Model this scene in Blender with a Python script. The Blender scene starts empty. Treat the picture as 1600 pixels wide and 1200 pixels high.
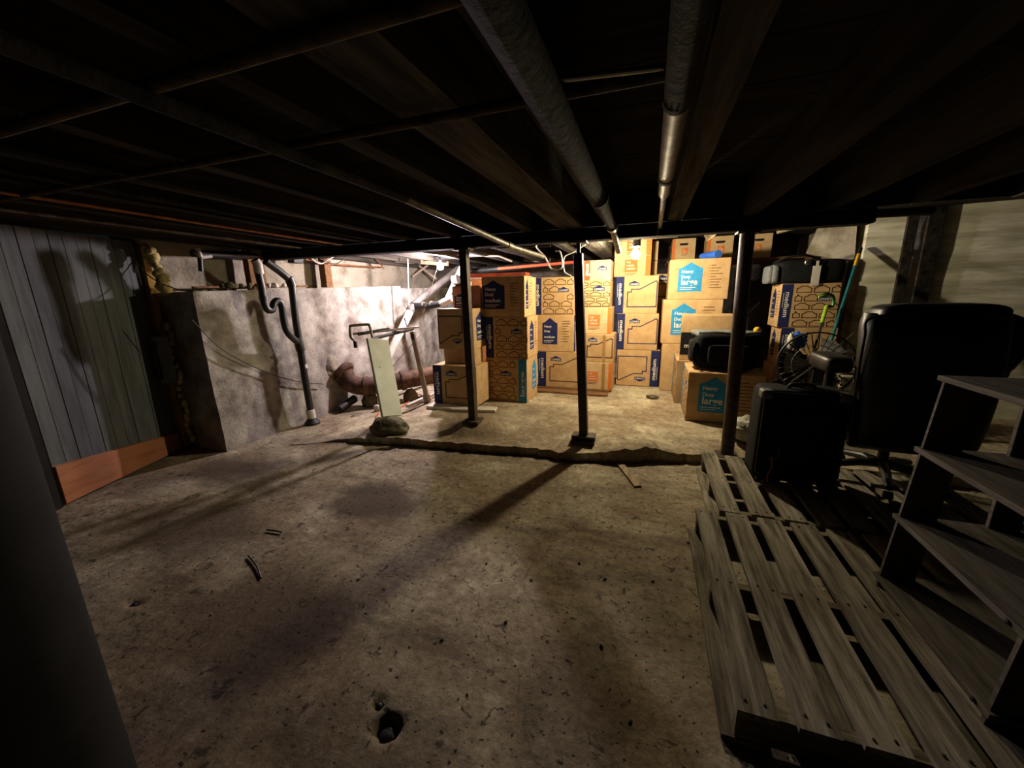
import bpy, bmesh, math, random
from mathutils import Vector, Matrix, noise
random.seed(7)
SC = bpy.context.scene
COL = SC.collection
V = Vector

# ------------------------------------------------------------------ camera, world, exposure
F_PX, CAM_H, YAW = 600.0, 1.38, math.radians(19.5)
PITCH, ROLL = math.atan(140/600), math.radians(1.0)
_rz = Matrix.Rotation(YAW, 3, 'Z')
_f = V((0, math.cos(PITCH), -math.sin(PITCH))); _r = V((1, 0, 0)); _u = _r.cross(_f)
CR = _rz @ (_r*math.cos(ROLL) - _u*math.sin(ROLL))
CU = _rz @ (_r*math.sin(ROLL) + _u*math.cos(ROLL))
CF = _rz @ _f
CAM = V((0, 0, CAM_H))
cd = bpy.data.cameras.new('camera'); co = bpy.data.objects.new('camera', cd); COL.objects.link(co)
cd.sensor_width = 36; cd.lens = F_PX/1600*36; cd.clip_start = 0.02; cd.clip_end = 60
m4 = Matrix((CR, CU, -CF)).transposed().to_4x4(); m4.translation = CAM; co.matrix_world = m4
SC.camera = co
w = bpy.data.worlds.new('cellar_dark'); SC.world = w; w.use_nodes = True
w.node_tree.nodes['Background'].inputs[0].default_value = (0.9, 0.95, 1.0, 1)
w.node_tree.nodes['Background'].inputs[1].default_value = 0.0012
vs = SC.view_settings
vs.view_transform = 'Standard'; vs.look = 'None'; vs.gamma = 1.0; vs.use_curve_mapping = False
vs.exposure = 2.05
BULB_COOL, BULB_WARM = 860.0, 470.0      # emission of the two bare bulbs (the only lamps of the cellar)

# measuring helpers: where the sight line through a photo point meets a plane of the room
def ray(px, py): return CR*((px-800)/F_PX) - CU*((py-600)/F_PX) + CF
def Z(px, py, z): d = ray(px, py); return CAM + d*((z-CAM_H)/d.z)
def Y(px, py, y): d = ray(px, py); return CAM + d*(y/d.y)
def X(px, py, x): d = ray(px, py); return CAM + d*(x/d.x)

# ------------------------------------------------------------------ materials
MATS = {}
def srgb(c):
    return tuple(((v/255)/12.92 if v/255 <= .04045 else ((v/255+.055)/1.055)**2.4) for v in c) + (1,)
def mat(name, c1, c2=None, scale=8, rough=.8, bump=.0, metal=0, stretch=(1,1,1), detail=6, spots=None, spot_scale=3, spot_amt=.5, var=0, bscale=None, bdist=.01, c_lo=.35, c_hi=.65):
    if name in MATS: return MATS[name]
    m = bpy.data.materials.new(name); m.use_nodes = True; nt = m.node_tree; N = nt.nodes; L = nt.links
    b = N['Principled BSDF']; b.inputs['Roughness'].default_value = rough; b.inputs['Metallic'].default_value = metal
    b.inputs['Specular IOR Level'].default_value = .5 if rough < .7 else .15
    c2 = c2 or c1
    tc = N.new('ShaderNodeTexCoord'); mp = N.new('ShaderNodeMapping'); mp.inputs['Scale'].default_value = stretch
    L.new(tc.outputs['Object'], mp.inputs['Vector'])
    if var:
        oi = N.new('ShaderNodeObjectInfo'); ad = N.new('ShaderNodeVectorMath'); ad.operation = 'MULTIPLY_ADD'
        ad.inputs[1].default_value = (37, 51, 23); cx = N.new('ShaderNodeCombineXYZ')
        for i in range(3): L.new(oi.outputs['Random'], cx.inputs[i])
        L.new(cx.outputs[0], ad.inputs[0]); L.new(tc.outputs['Object'], ad.inputs[2]); L.new(ad.outputs[0], mp.inputs['Vector'])
    n1 = N.new('ShaderNodeTexNoise'); n1.inputs['Scale'].default_value = scale; n1.inputs['Detail'].default_value = detail; n1.inputs['Roughness'].default_value = .62
    L.new(mp.outputs[0], n1.inputs['Vector'])
    r1 = N.new('ShaderNodeValToRGB'); r1.color_ramp.elements[0].position = c_lo; r1.color_ramp.elements[1].position = c_hi
    r1.color_ramp.elements[0].color = srgb(c2); r1.color_ramp.elements[1].color = srgb(c1)
    L.new(n1.outputs['Fac'], r1.inputs['Fac']); out = r1.outputs['Color']
    if spots:
        n2 = N.new('ShaderNodeTexNoise'); n2.inputs['Scale'].default_value = spot_scale; n2.inputs['Detail'].default_value = 8; n2.inputs['Roughness'].default_value = .7
        L.new(mp.outputs[0], n2.inputs['Vector'])
        r2 = N.new('ShaderNodeValToRGB'); r2.color_ramp.elements[0].position = .5; r2.color_ramp.elements[1].position = .68
        r2.color_ramp.elements[0].color = (0,0,0,1); r2.color_ramp.elements[1].color = (spot_amt,)*3 + (1,)
        L.new(n2.outputs['Fac'], r2.inputs['Fac'])
        mx = N.new('ShaderNodeMix'); mx.data_type = 'RGBA'
        L.new(r2.outputs['Color'], mx.inputs[0]); L.new(out, mx.inputs[6]); mx.inputs[7].default_value = srgb(spots); out = mx.outputs[2]
    if var:
        hs = N.new('ShaderNodeHueSaturation'); mr = N.new('ShaderNodeMapRange')
        mr.inputs[3].default_value = 1-var; mr.inputs[4].default_value = 1+var
        L.new(oi.outputs['Random'], mr.inputs[0]); L.new(mr.outputs[0], hs.inputs['Value']); L.new(out, hs.inputs['Color']); out = hs.outputs['Color']
    L.new(out, b.inputs['Base Color'])
    if bump:
        n3 = N.new('ShaderNodeTexNoise'); n3.inputs['Scale'].default_value = bscale or scale*3; n3.inputs['Detail'].default_value = 8; n3.inputs['Roughness'].default_value = .65
        L.new(mp.outputs[0], n3.inputs['Vector'])
        bp = N.new('ShaderNodeBump'); bp.inputs['Strength'].default_value = bump; bp.inputs['Distance'].default_value = bdist
        L.new(n3.outputs['Fac'], bp.inputs['Height']); L.new(bp.outputs[0], b.inputs['Normal'])
    MATS[name] = m; return m

def _half(N, L, s_):
    m = N.new('ShaderNodeMath'); m.operation = 'MULTIPLY'; m.inputs[1].default_value = .5; L.new(s_, m.inputs[0]); return m.outputs[0]
def floor_mat(name='worn_concrete_floor', br=1.0, fk=1.0):
    m = bpy.data.materials.new(name); m.use_nodes = True; nt = m.node_tree; N = nt.nodes; L = nt.links
    b = N['Principled BSDF']; b.inputs['Roughness'].default_value = .9; b.inputs['Specular IOR Level'].default_value = .2
    tc = N.new('ShaderNodeTexCoord'); vec = tc.outputs['Object']
    def nz(scale, detail=6, rough=.65, dist=0):
        n = N.new('ShaderNodeTexNoise'); n.inputs['Scale'].default_value = scale; n.inputs['Detail'].default_value = detail
        n.inputs['Roughness'].default_value = rough; n.inputs['Distortion'].default_value = dist; L.new(vec, n.inputs['Vector']); return n.outputs['Fac']
    def ramp(s, stops):
        r = N.new('ShaderNodeValToRGB'); e = r.color_ramp.elements
        e[0].position, e[0].color = stops[0]; e[1].position, e[1].color = stops[-1]
        for p, c in stops[1:-1]: q = e.new(p); q.color = c
        L.new(s, r.inputs['Fac']); return r.outputs['Color']
    def mix(f, a, c, mode='MIX'):
        x = N.new('ShaderNodeMix'); x.data_type = 'RGBA'; x.blend_type = mode
        if isinstance(f, float): x.inputs[0].default_value = f
        else: L.new(f, x.inputs[0])
        L.new(a, x.inputs[6])
        if isinstance(c, tuple): x.inputs[7].default_value = c
        else: L.new(c, x.inputs[7])
        return x.outputs[2]
    K = lambda v: (v, v, v, 1)
    base = ramp(nz(2.2, 8, .7, .6), [(.3, srgb(tuple(v*br for v in (130,118,98)))), (.5, srgb(tuple(v*br for v in (172,159,134)))), (.72, srgb(tuple(v*br for v in (206,195,168))))])
    brown = ramp(nz(1.1, 7, .7, .8), [(.42, K(0)), (.58, K(.75))])
    base = mix(brown, base, srgb(tuple(v*br for v in (130,108,84))))
    big = ramp(nz(.8, 6, .65, .4), [(.5, K(0)), (.66, K(.7))])
    base = mix(big, base, srgb(tuple(v*br for v in (98,86,68))))
    fine = ramp(nz(26, 8, .75), [(.3, K(.5)), (.62, K(1.12))])
    base = mix(1.0, base, fine, 'MULTIPLY')
    st = N.new('ShaderNodeMapping'); st.inputs['Rotation'].default_value = (0,0,.7); st.inputs['Scale'].default_value = (.9,3.2,1); L.new(vec, st.inputs['Vector'])
    sn = N.new('ShaderNodeTexNoise'); sn.inputs['Scale'].default_value = 1.5; sn.inputs['Detail'].default_value = 9; sn.inputs['Roughness'].default_value = .72; L.new(st.outputs[0], sn.inputs['Vector'])
    base = mix(ramp(sn.outputs['Fac'], [(.5, K(0)), (.64, K(.62*fk))]), base, srgb((78,66,52)))
    # damp patches left by old puddles
    for cx, cy, rx, ry, am in ((-1.72,1.95,.42,.3,.85), (-2.55,1.35,.6,.3,.6), (-3.2,2.0,.5,.25,.7), (-1.5,.95,.5,.35,.55), (-.15,1.0,.25,.4,.5), (-.75,.7,.4,.25,.45)):
        sub = N.new('ShaderNodeVectorMath'); sub.operation = 'SUBTRACT'; sub.inputs[1].default_value = (cx,cy,0); L.new(vec, sub.inputs[0])
        dv_ = N.new('ShaderNodeVectorMath'); dv_.operation = 'DIVIDE'; dv_.inputs[1].default_value = (rx,ry,1); L.new(sub.outputs[0], dv_.inputs[0])
        ln = N.new('ShaderNodeVectorMath'); ln.operation = 'LENGTH'; L.new(dv_.outputs[0], ln.inputs[0])
        ad_ = N.new('ShaderNodeMath'); ad_.operation = 'MULTIPLY_ADD'; ad_.inputs[1].default_value = 1.1; L.new(nz(4, 7, .7), ad_.inputs[0]); L.new(ln.outputs['Value'], ad_.inputs[2])
        base = mix(ramp(_half(N, L, ad_.outputs[0]), [(.56, K(am)), (.8, K(0))]), base, srgb((70,57,45)))
    fl = ramp(nz(14, 4, .6, 1.2), [(.61, K(0)), (.67, K(.8*fk))])
    base = mix(fl, base, srgb((46,40,34)))
    pits = ramp(nz(48, 2, .5), [(.66, K(0)), (.70, K(.9*fk))])
    base = mix(pits, base, srgb((30,26,22)))
    # fine cracks
    ns = N.new('ShaderNodeTexNoise'); ns.inputs['Scale'].default_value = 3; ns.inputs['Detail'].default_value = 6; L.new(vec, ns.inputs['Vector'])
    va = N.new('ShaderNodeVectorMath'); va.operation = 'MULTIPLY_ADD'; va.inputs[1].default_value = (.5,.5,.5); L.new(ns.outputs['Color'], va.inputs[0]); L.new(vec, va.inputs[2])
    vo = N.new('ShaderNodeTexVoronoi'); vo.feature = 'DISTANCE_TO_EDGE'; vo.inputs['Scale'].default_value = .75; L.new(va.outputs[0], vo.inputs['Vector'])
    ck = ramp(vo.outputs['Distance'], [(0, K(.45)), (.004, K(0))])
    base = mix(ck, base, srgb((48,42,36)))
    L.new(base, b.inputs['Base Color'])
    bp = N.new('ShaderNodeBump'); bp.inputs['Strength'].default_value = .55; bp.inputs['Distance'].default_value = .012
    ma = N.new('ShaderNodeMath'); ma.operation = 'MULTIPLY_ADD'; ma.inputs[1].default_value = .5
    L.new(nz(40, 8, .7), ma.inputs[0]); L.new(nz(9, 8, .7), ma.inputs[2]); L.new(ma.outputs[0], bp.inputs['Height']); L.new(bp.outputs[0], b.inputs['Normal'])
    return m
def emis(name, col, s):
    m = bpy.data.materials.new(name); m.use_nodes = True; b = m.node_tree.nodes['Principled BSDF']
    b.inputs['Base Color'].default_value = (.9,.9,.9,1); b.inputs['Emission Color'].default_value = col + (1,); b.inputs['Emission Strength'].default_value = s
    return m

M_FLOOR = floor_mat()
M_SLABF = floor_mat('lit_slab_concrete', 1.13, .5)  # floor concrete made lighter, bulb light put into the slab's colour
M_SLAB = mat('slab_concrete', (190,182,158), (138,126,102), 3, .9, .7, spots=(92,80,62), spot_scale=2.2, spot_amt=.65, bscale=22, bdist=.012)
M_WALL = mat('plastered_concrete', (186,180,168), (116,109,99), 4, .92, .85, spots=(84,72,60), spot_scale=1.7, spot_amt=.7, bscale=42, bdist=.01)
M_WALLU = mat('foundation_plaster', (176,166,146), (120,112,96), 4, .92, .8, spots=(80,72,58), spot_scale=2, spot_amt=.5, bscale=30, bdist=.015)
M_BOARDCON = mat('board_marked_concrete', (236,232,208), (176,170,144), 2.2, .9, .5, stretch=(.55,.55,4.2), spots=(96,92,70), spot_scale=1.4, spot_amt=.6, bscale=16, bdist=.012)
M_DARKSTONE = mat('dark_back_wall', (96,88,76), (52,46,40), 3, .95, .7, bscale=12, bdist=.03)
M_LITJOIST = mat('lit_joist_timber', (98,93,81), (40,37,32), 3, .95, .7, stretch=(6,.5,6), bscale=9)  # joist timber lightened: lit streaks put into the colour, plus pale fuzz
M_CROSSP = mat('lit_cross_pipe', (104,90,68), (44,38,30), 9, .8, .4)  # lighter than the other pipes, bulb light put into the colour
M_TIMBER = mat('sooty_timber', (66,60,51), (29,26,23), 3, .95, .5, stretch=(6,.5,6), var=.25, bscale=9)
M_SUB = mat('sooty_subfloor', (44,39,33), (24,21,18), 3, .95, .4, stretch=(.5,6,6), var=.3, bscale=9)
M_GIRD = mat('blackened_girder', (40,37,33), (22,20,18), 6, .85, .4)
M_PALLET = mat('weathered_pallet_wood', (158,150,132), (84,77,64), 4, .9, .6, stretch=(9,.7,9), spots=(66,54,40), spot_scale=1.6, spot_amt=.7, var=.16, bscale=14, bdist=.006)
M_PALLETX = mat('weathered_stringer_wood', (140,130,110), (80,72,58), 4, .9, .6, stretch=(.7,9,9), var=.15, bscale=14, bdist=.006)
M_SHELFW = mat('grey_stained_shelf', (92,86,76), (60,55,48), 5, .8, .3, stretch=(9,.8,9), var=.08, bscale=16, bdist=.003)
M_CARD = mat('cardboard', (196,162,118), (178,142,98), 9, .85, .12, var=.09, bscale=60, bdist=.002)
M_CARDHD = mat('pale_cardboard', (204,174,134), (188,156,114), 9, .85, .12, var=.05, bscale=60, bdist=.002)
M_TAPE = mat('packing_tape', (214,184,134), (200,166,114), 4, .25)
M_TAPEB = mat('brown_packing_tape', (168,128,80), (150,112,66), 4, .35)
M_NAVY = mat('navy_print', (40,46,92), (34,38,78), 30, .7)
M_LBLUE = mat('light_blue_print', (52,140,190), (44,126,178), 30, .7)
M_WHITE = mat('white_print', (226,220,206), (214,206,190), 30, .7)
M_LINE = mat('brown_outline_print', (92,66,44), (80,56,36), 30, .7)
M_ORANGE = mat('orange_print', (214,122,58), (204,108,48), 30, .7)
M_RED = mat('red_print', (196,92,60), (184,80,50), 30, .7)
M_GREYP = mat('grey_list_print', (112,86,60), (100,76,52), 30, .7)
M_BLKP = mat('black_print', (30,28,30), (22,20,22), 30, .7)
M_STEEL = mat('rusty_post_steel', (84,72,58), (48,40,33), 14, .55, .3, metal=.25, spots=(96,62,38), spot_scale=7, spot_amt=.5)
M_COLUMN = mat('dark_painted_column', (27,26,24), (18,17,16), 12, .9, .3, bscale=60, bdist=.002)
M_INSUL = mat('grimy_pipe_wrap', (66,60,51), (22,20,17), 10, .9, .8, spots=(18,16,13), spot_scale=6, spot_amt=.6, bscale=30)
M_GALV = mat('dusty_galvanised', (128,120,104), (70,64,54), 14, .5, .2, metal=.4)
M_COPPER = mat('tarnished_copper', (178,112,70), (112,72,46), 12, .45, .1, metal=.6)
M_BLACKPIPE = mat('black_plastic_pipe', (38,37,36), (24,23,23), 12, .42, .1)
M_CAST = mat('rusty_cast_iron', (108,84,70), (62,46,38), 9, .75, .5, spots=(136,92,60), spot_scale=5, spot_amt=.5, bscale=30)
M_PVC = mat('white_plastic_pipe', (206,200,190), (180,172,160), 6, .45)
M_GREYPVC = mat('grey_pipe', (104,98,92), (66,62,58), 8, .6, .2)
M_RUBBER = mat('black_rubber', (28,27,27), (18,18,18), 10, .6)
M_BLACKFAB = mat('black_luggage_fabric', (30,30,31), (18,18,19), 40, .85, .3, bscale=160, bdist=.002)
M_GREYFAB = mat('grey_luggage_fabric', (120,122,120), (92,94,92), 40, .85, .3, bscale=160, bdist=.002)
M_LEATHER = mat('black_leather', (30,28,27), (19,18,17), 20, .42, .35, bscale=70, bdist=.004)
M_CHROME = mat('dull_chrome', (190,188,182), (150,148,144), 12, .25, metal=.9)
M_PAINTGREY = mat('grey_painted_planks', (100,103,102), (76,78,76), 5, .75, .2, stretch=(4,4,.5), spots=(78,78,72), spot_scale=2.5, spot_amt=.5, var=.05)
M_PLY = mat('raw_orange_board', (182,124,86), (140,88,58), 3, .7, .2, stretch=(1,1,6), spots=(112,62,38), spot_scale=3, spot_amt=.5)
M_STUD = mat('yellowed_stud', (176,138,66), (122,92,44), 5, .85, .4, stretch=(6,6,.6))
M_FOAM = mat('expanding_foam', (214,198,140), (168,146,84), 14, .85, .7, bscale=30, bdist=.02)
M_GREYBOX = mat('grey_metal_box', (112,112,104), (86,86,80), 8, .6, .1)
M_MINT = mat('mint_white_panel', (222,226,212), (204,208,194), 5, .5, .05)
M_TAN = mat('tan_painted_steel', (168,152,134), (136,120,104), 9, .5, .1)
M_WHITEWOOD = mat('white_painted_wood', (222,214,200), (186,176,158), 7, .6, .2)
M_ROCK = mat('mossy_stone', (128,120,92), (82,76,56), 8, .95, .9, spots=(60,56,40), spot_scale=4, spot_amt=.6, bscale=22, bdist=.02)
M_TEAL = mat('teal_handle', (36,110,116), (26,88,96), 8, .35)
M_YELLOW = mat('yellow_plastic', (222,176,30), (200,150,20), 8, .4)
M_LIME = mat('lime_plastic', (160,200,40), (130,176,30), 8, .4)
M_GREEN = mat('green_plastic', (60,130,50), (44,104,36), 8, .4)
M_BLUE = mat('blue_plastic', (60,110,200), (44,90,176), 8, .4)
M_CABLE = mat('white_cable', (222,214,200), (196,188,172), 8, .5)
M_DCABLE = mat('dark_cable', (58,48,40), (40,33,28), 8, .6)
M_OCABLE = mat('orange_cable', (206,98,48), (180,78,36), 8, .5)
M_BASKET = mat('cream_basket', (226,220,200), (204,196,172), 8, .5)
M_PLASTICBAG = mat('pale_plastic_sack', (206,200,180), (160,152,130), 6, .4, .6, bscale=16, bdist=.03)
M_LEDGE = mat('pale_ledger_timber', (172,152,124), (122,104,82), 5, .85, .4, stretch=(6,.6,6), var=.1)
M_BRICKRED = mat('rust_red_strip', (168,84,58), (128,58,40), 9, .8, .3)
M_BROWNWOOD = mat('brown_wood', (142,104,70), (98,70,46), 5, .85, .4, stretch=(.7,8,8))
M_BULBC = emis('lit_bulb_cool', (1.0, .86, .92), BULB_COOL)
M_BULBW = emis('lit_bulb_warm', (1.0, .86, .58), BULB_WARM)
M_SCREW = mat('nail_head', (50,46,42), (36,32,30), 20, .6, metal=.5)
M_PINK = mat('pink_tinted_cardboard', (196,140,112), (178,120,94), 9, .85, .1)

# ------------------------------------------------------------------ mesh builder
class MB:
    def __init__(s): s.v = []; s.f = []
    def add(s, vs, fs):
        o = len(s.v); s.v += [V(p) for p in vs]; s.f += [tuple(i+o for i in f) for f in fs]; return s
    def box(s, x0, x1, y0, y1, z0, z1, jit=0):
        vs = [V((x, y, z)) for z in (z0, z1) for y in (y0, y1) for x in (x0, x1)]
        if jit: vs = [p + V((random.uniform(-jit, jit) for _ in range(3))) for p in vs]
        return s.add(vs, [(0,2,3,1), (4,5,7,6), (0,1,5,4), (2,6,7,3), (0,4,6,2), (1,3,7,5)])
    def bar(s, a, b, w, h, up=(0,0,1)):
        a, b = V(a), V(b); d = (b-a).normalized(); u = V(up)
        if abs(d.dot(u)) > .98: u = V((0,1,0))
        r = d.cross(u).normalized(); t = r.cross(d).normalized()
        vs = [p + r*(i*w/2) + t*(j*h/2) for p in (a, b) for i, j in ((-1,-1),(1,-1),(1,1),(-1,1))]
        return s.add(vs, [(0,1,2,3)[::-1], (4,5,6,7), (0,1,5,4), (1,2,6,5), (2,3,7,6), (3,0,4,7)])
    def tube(s, pts, r, seg=12, cap=True):
        pts = [V(p) for p in pts]; n = len(pts); rr = r if isinstance(r, (list, tuple)) else [r]*n
        vs, fs = [], []; t0 = (pts[1]-pts[0]).normalized(); u = V((0,0,1)) if abs(t0.z) < .9 else V((1,0,0))
        nrm = (u - t0*u.dot(t0)).normalized()
        for i in range(n):
            t = (pts[min(i+1,n-1)] - pts[max(i-1,0)])
            t = t.normalized() if t.length > 1e-9 else t0
            nrm = (nrm - t*nrm.dot(t)).normalized(); bn = t.cross(nrm)
            for k in range(seg):
                a = 2*math.pi*k/seg; vs.append(pts[i] + (nrm*math.cos(a) + bn*math.sin(a))*rr[i])
        for i in range(n-1):
            for k in range(seg):
                fs.append((i*seg+k, i*seg+(k+1)%seg, (i+1)*seg+(k+1)%seg, (i+1)*seg+k))
        if cap: fs += [tuple(range(seg))[::-1], tuple(range((n-1)*seg, n*seg))]
        return s.add(vs, fs)
    def lathe(s, c, prof, seg=16, axis=(0,0,1)):
        c = V(c); a = V(axis).normalized(); u = V((1,0,0)) if abs(a.x) < .9 else V((0,1,0)); u = (u - a*u.dot(a)).normalized(); w_ = a.cross(u)
        vs, fs = [], []
        for r, h in prof:
            for k in range(seg):
                t = 2*math.pi*k/seg; vs.append(c + a*h + (u*math.cos(t) + w_*math.sin(t))*max(r, 1e-4))
        for i in range(len(prof)-1):
            for k in range(seg): fs.append((i*seg+k, i*seg+(k+1)%seg, (i+1)*seg+(k+1)%seg, (i+1)*seg+k))
        fs += [tuple(range(seg))[::-1], tuple(range((len(prof)-1)*seg, len(prof)*seg))]
        return s.add(vs, fs)
    def cushion(s, c, size, e1=.35, e2=.35, rot=None, nu=28, nv=14, lump=0, seed=0):
        c = V(c); vs, fs = [], []; sg = lambda v, e: math.copysign(abs(v)**e, v)
        for j in range(nv+1):
            ph = -math.pi/2 + math.pi*j/nv
            for i in range(nu):
                th = 2*math.pi*i/nu
                p = V((sg(math.cos(ph),e1)*sg(math.cos(th),e2)*size[0]/2, sg(math.cos(ph),e1)*sg(math.sin(th),e2)*size[1]/2, sg(math.sin(ph),e1)*size[2]/2))
                if lump: p *= 1 + lump*noise.noise(p*6 + V((seed,seed*2,0)))
                if rot: p = rot @ p
                vs.append(c+p)
        for j in range(nv):
            for i in range(nu): fs.append((j*nu+i, j*nu+(i+1)%nu, (j+1)*nu+(i+1)%nu, (j+1)*nu+i))
        return s.add(vs, fs)
    def blob(s, c, r, seed=0, amp=.25, sub=3, freq=1.6, flat=None):
        bm = bmesh.new(); bmesh.ops.create_icosphere(bm, subdivisions=sub, radius=1)
        vs = []
        for q in bm.verts:
            p = q.co.copy(); p *= 1 + amp*noise.noise(p*freq + V((seed*3.1, seed, 0))) + amp*.4*noise.noise(p*freq*3 + V((seed, 0, 0)))
            p = V((p.x*r[0], p.y*r[1], p.z*r[2]))
            if flat is not None and p.z < flat: p.z = flat
            vs.append(V(c)+p)
        fs = [tuple(v.index for v in f.verts) for f in bm.faces]; bm.free()
        return s.add(vs, fs)
    def build(s, name, m, parent=None, loc=None, smooth=30, bevel=0, seg=1):
        base = V((0,0,0))
        if parent is not None:
            q = parent
            while q is not None: base = base + V(q.location); q = q.parent
        if parent is None:
            if loc is None:
                xs = [p.x for p in s.v]; ys = [p.y for p in s.v]; zs = [p.z for p in s.v]
                loc = ((min(xs)+max(xs))/2, (min(ys)+max(ys))/2, min(zs))
            base = V(loc)
        me = bpy.data.meshes.new(name); me.from_pydata([p-base for p in s.v], [], s.f); me.update()
        if bevel:
            bm = bmesh.new(); bm.from_mesh(me)
            bmesh.ops.bevel(bm, geom=[e for e in bm.edges if len(e.link_faces) == 2 and e.calc_face_angle(0) > .5], offset=bevel, segments=seg, profile=.6, affect='EDGES', clamp_overlap=True)
            bm.to_mesh(me); bm.free()
        bm = bmesh.new(); bm.from_mesh(me); bmesh.ops.recalc_face_normals(bm, faces=bm.faces); bm.to_mesh(me); bm.free()
        if smooth:
            for p in me.polygons: p.use_smooth = True
            me.set_sharp_from_angle(angle=math.radians(smooth))
        me.materials.append(m)
        o = bpy.data.objects.new(name, me); COL.objects.link(o)
        if parent is not None: o.parent = parent
        else: o.location = base
        return o
def tag(o, label=None, cat=None, group=None, kind=None):
    if label: o['label'] = label
    if cat: o['category'] = cat
    if group: o['group'] = group
    if kind: o['kind'] = kind
    return o
def thing(name, loc, label=None, cat=None, group=None, kind=None):
    o = bpy.data.objects.new(name, None); o.empty_display_size = .1; COL.objects.link(o); o.location = loc
    return tag(o, label, cat, group, kind)
def bez(pts, n=8):
    P = [V(p) for p in pts]; P = [P[0]*2-P[1]] + P + [P[-1]*2-P[-2]]; out = []
    for i in range(1, len(P)-2):
        for k in range(n):
            t = k/n; a, b, c, d = P[i-1:i+3]
            out.append(.5*((2*b) + (c-a)*t + (2*a-5*b+4*c-d)*t*t + (3*b-a-3*c+d)*t**3))
    return out + [P[-2]]
_TX = {}
def text_geo(st):
    if st not in _TX:
        cu = bpy.data.curves.new('t', 'FONT'); cu.body = st; cu.size = 1; cu.offset = .018; cu.resolution_u = 3
        ob = bpy.data.objects.new('t', cu); COL.objects.link(ob); dg = bpy.context.evaluated_depsgraph_get()
        me = bpy.data.meshes.new_from_object(ob.evaluated_get(dg))
        vs = [(v.co.x, v.co.y) for v in me.vertices]; fs = [tuple(p.vertices) for p in me.polygons]
        bpy.data.objects.remove(ob); bpy.data.curves.remove(cu); bpy.data.meshes.remove(me)
        _TX[st] = (vs, fs, max(v[0] for v in vs), max(v[1] for v in vs))
    return _TX[st]

# ------------------------------------------------------------------ setting: floor and raised slab
SLAB = .13
def sstep(a, b, x): t = min(1, max(0, (x-a)/(b-a))); return t*t*(3-2*t)
EDGE = [(-3.2,2.58)] + [(q.x, q.y) for q in (Z(540,690,0), Z(640,697,0), Z(740,706,0), Z(830,712,0), Z(900,721,0), Z(1000,722,0), Z(1095,722,0))] + [(1.2,3.3),(4.2,3.5)]
def edge_y(x):
    for (a, b), (c, d) in zip(EDGE, EDGE[1:]):
        if x <= c: return b + (d-b)*(x-a)/(c-a)
    return EDGE[-1][1]
PITS = [(Z(605,1135,0), .046, .05), (Z(592,1098,0), .022, .03), (Z(208,940,0), .025, .03)]
def slab_h(x, y):
    h = (.072 + (SLAB-.072)*sstep(0, .45, y-edge_y(x)))*sstep(-3.15, -2.2, x)
    for cx, cy, r, a in ((-1.56,3.25,.3,.055), (-.12,3.24,.34,.045), (.1,3.3,.25,.03)):
        d = math.hypot(x-cx, (y-cy)*1.25); h += a*(1-sstep(r*.35, r, d))*sstep(-3.15,-2.2,x)
    return h + .006*noise.noise(V((x*2.5, y*2.5, 0))) + .006*noise.noise(V((x*9, y*9, 3)))
def grid(xs, ys, hf):
    n = len(xs); vs = [(x, y, hf(x, y)) for y in ys for x in xs]
    return vs, [(j*n+i, j*n+i+1, (j+1)*n+i+1, (j+1)*n+i) for j in range(len(ys)-1) for i in range(n-1)]
def floor_h(x, y):
    h = .004*noise.noise(V((x*2, y*2, 7))) - .003
    for c, r, d in PITS:
        q = math.hypot(x-c.x, y-c.y)*(1+.35*noise.noise(V((x*30, y*30, 1))))
        if q < r: h -= d*(1-(q/r)**2)**.6
    return h
xs = [-5.2+.04*i for i in range(80)] + [-2.0+.02*i for i in range(120)] + [.4+.05*i for i in range(112)]
ys = [-1.6+.05*i for i in range(36)] + [.2+.02*i for i in range(70)] + [1.6+.05*i for i in range(112)]
b = MB().add(*grid(xs, ys, floor_h)); tag(b.build('floor', M_FLOOR, loc=(0,0,0), smooth=60), kind='structure')
# raised slab with a broken front edge
b = MB(); nx, ny = 330, 90; vs = []; fs = []
for i in range(nx+1):
    x = -3.2 + 7.4*i/nx; y0 = edge_y(x) + .03*noise.noise(V((x*4, 0, 0))) + .03*noise.noise(V((x*13, 5, 0))) + .018*noise.noise(V((x*37, 2, 0)))
    vs.append((x, y0+.015, -.03)); vs.append((x, y0-.004+.01*noise.noise(V((x*20,0,2))), slab_h(x, y0)*.45))
    for j in range(ny+1):
        t = (j/ny)**1.5; y = y0 + (7.3-y0)*t; z = slab_h(x, y) - (.02 if j == 0 else 0)*sstep(-3.15,-2.2,x); vs.append((x, y, z))
k = ny+3
for i in range(nx):
    for j in range(k-1): fs.append((i*k+j, (i+1)*k+j, (i+1)*k+j+1, i*k+j+1))
b.add(vs, fs); tag(b.build('floor_slab', M_SLABF, loc=(0,0,0), smooth=50), 'raised broken concrete slab step under the boxes', kind='structure')

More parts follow.
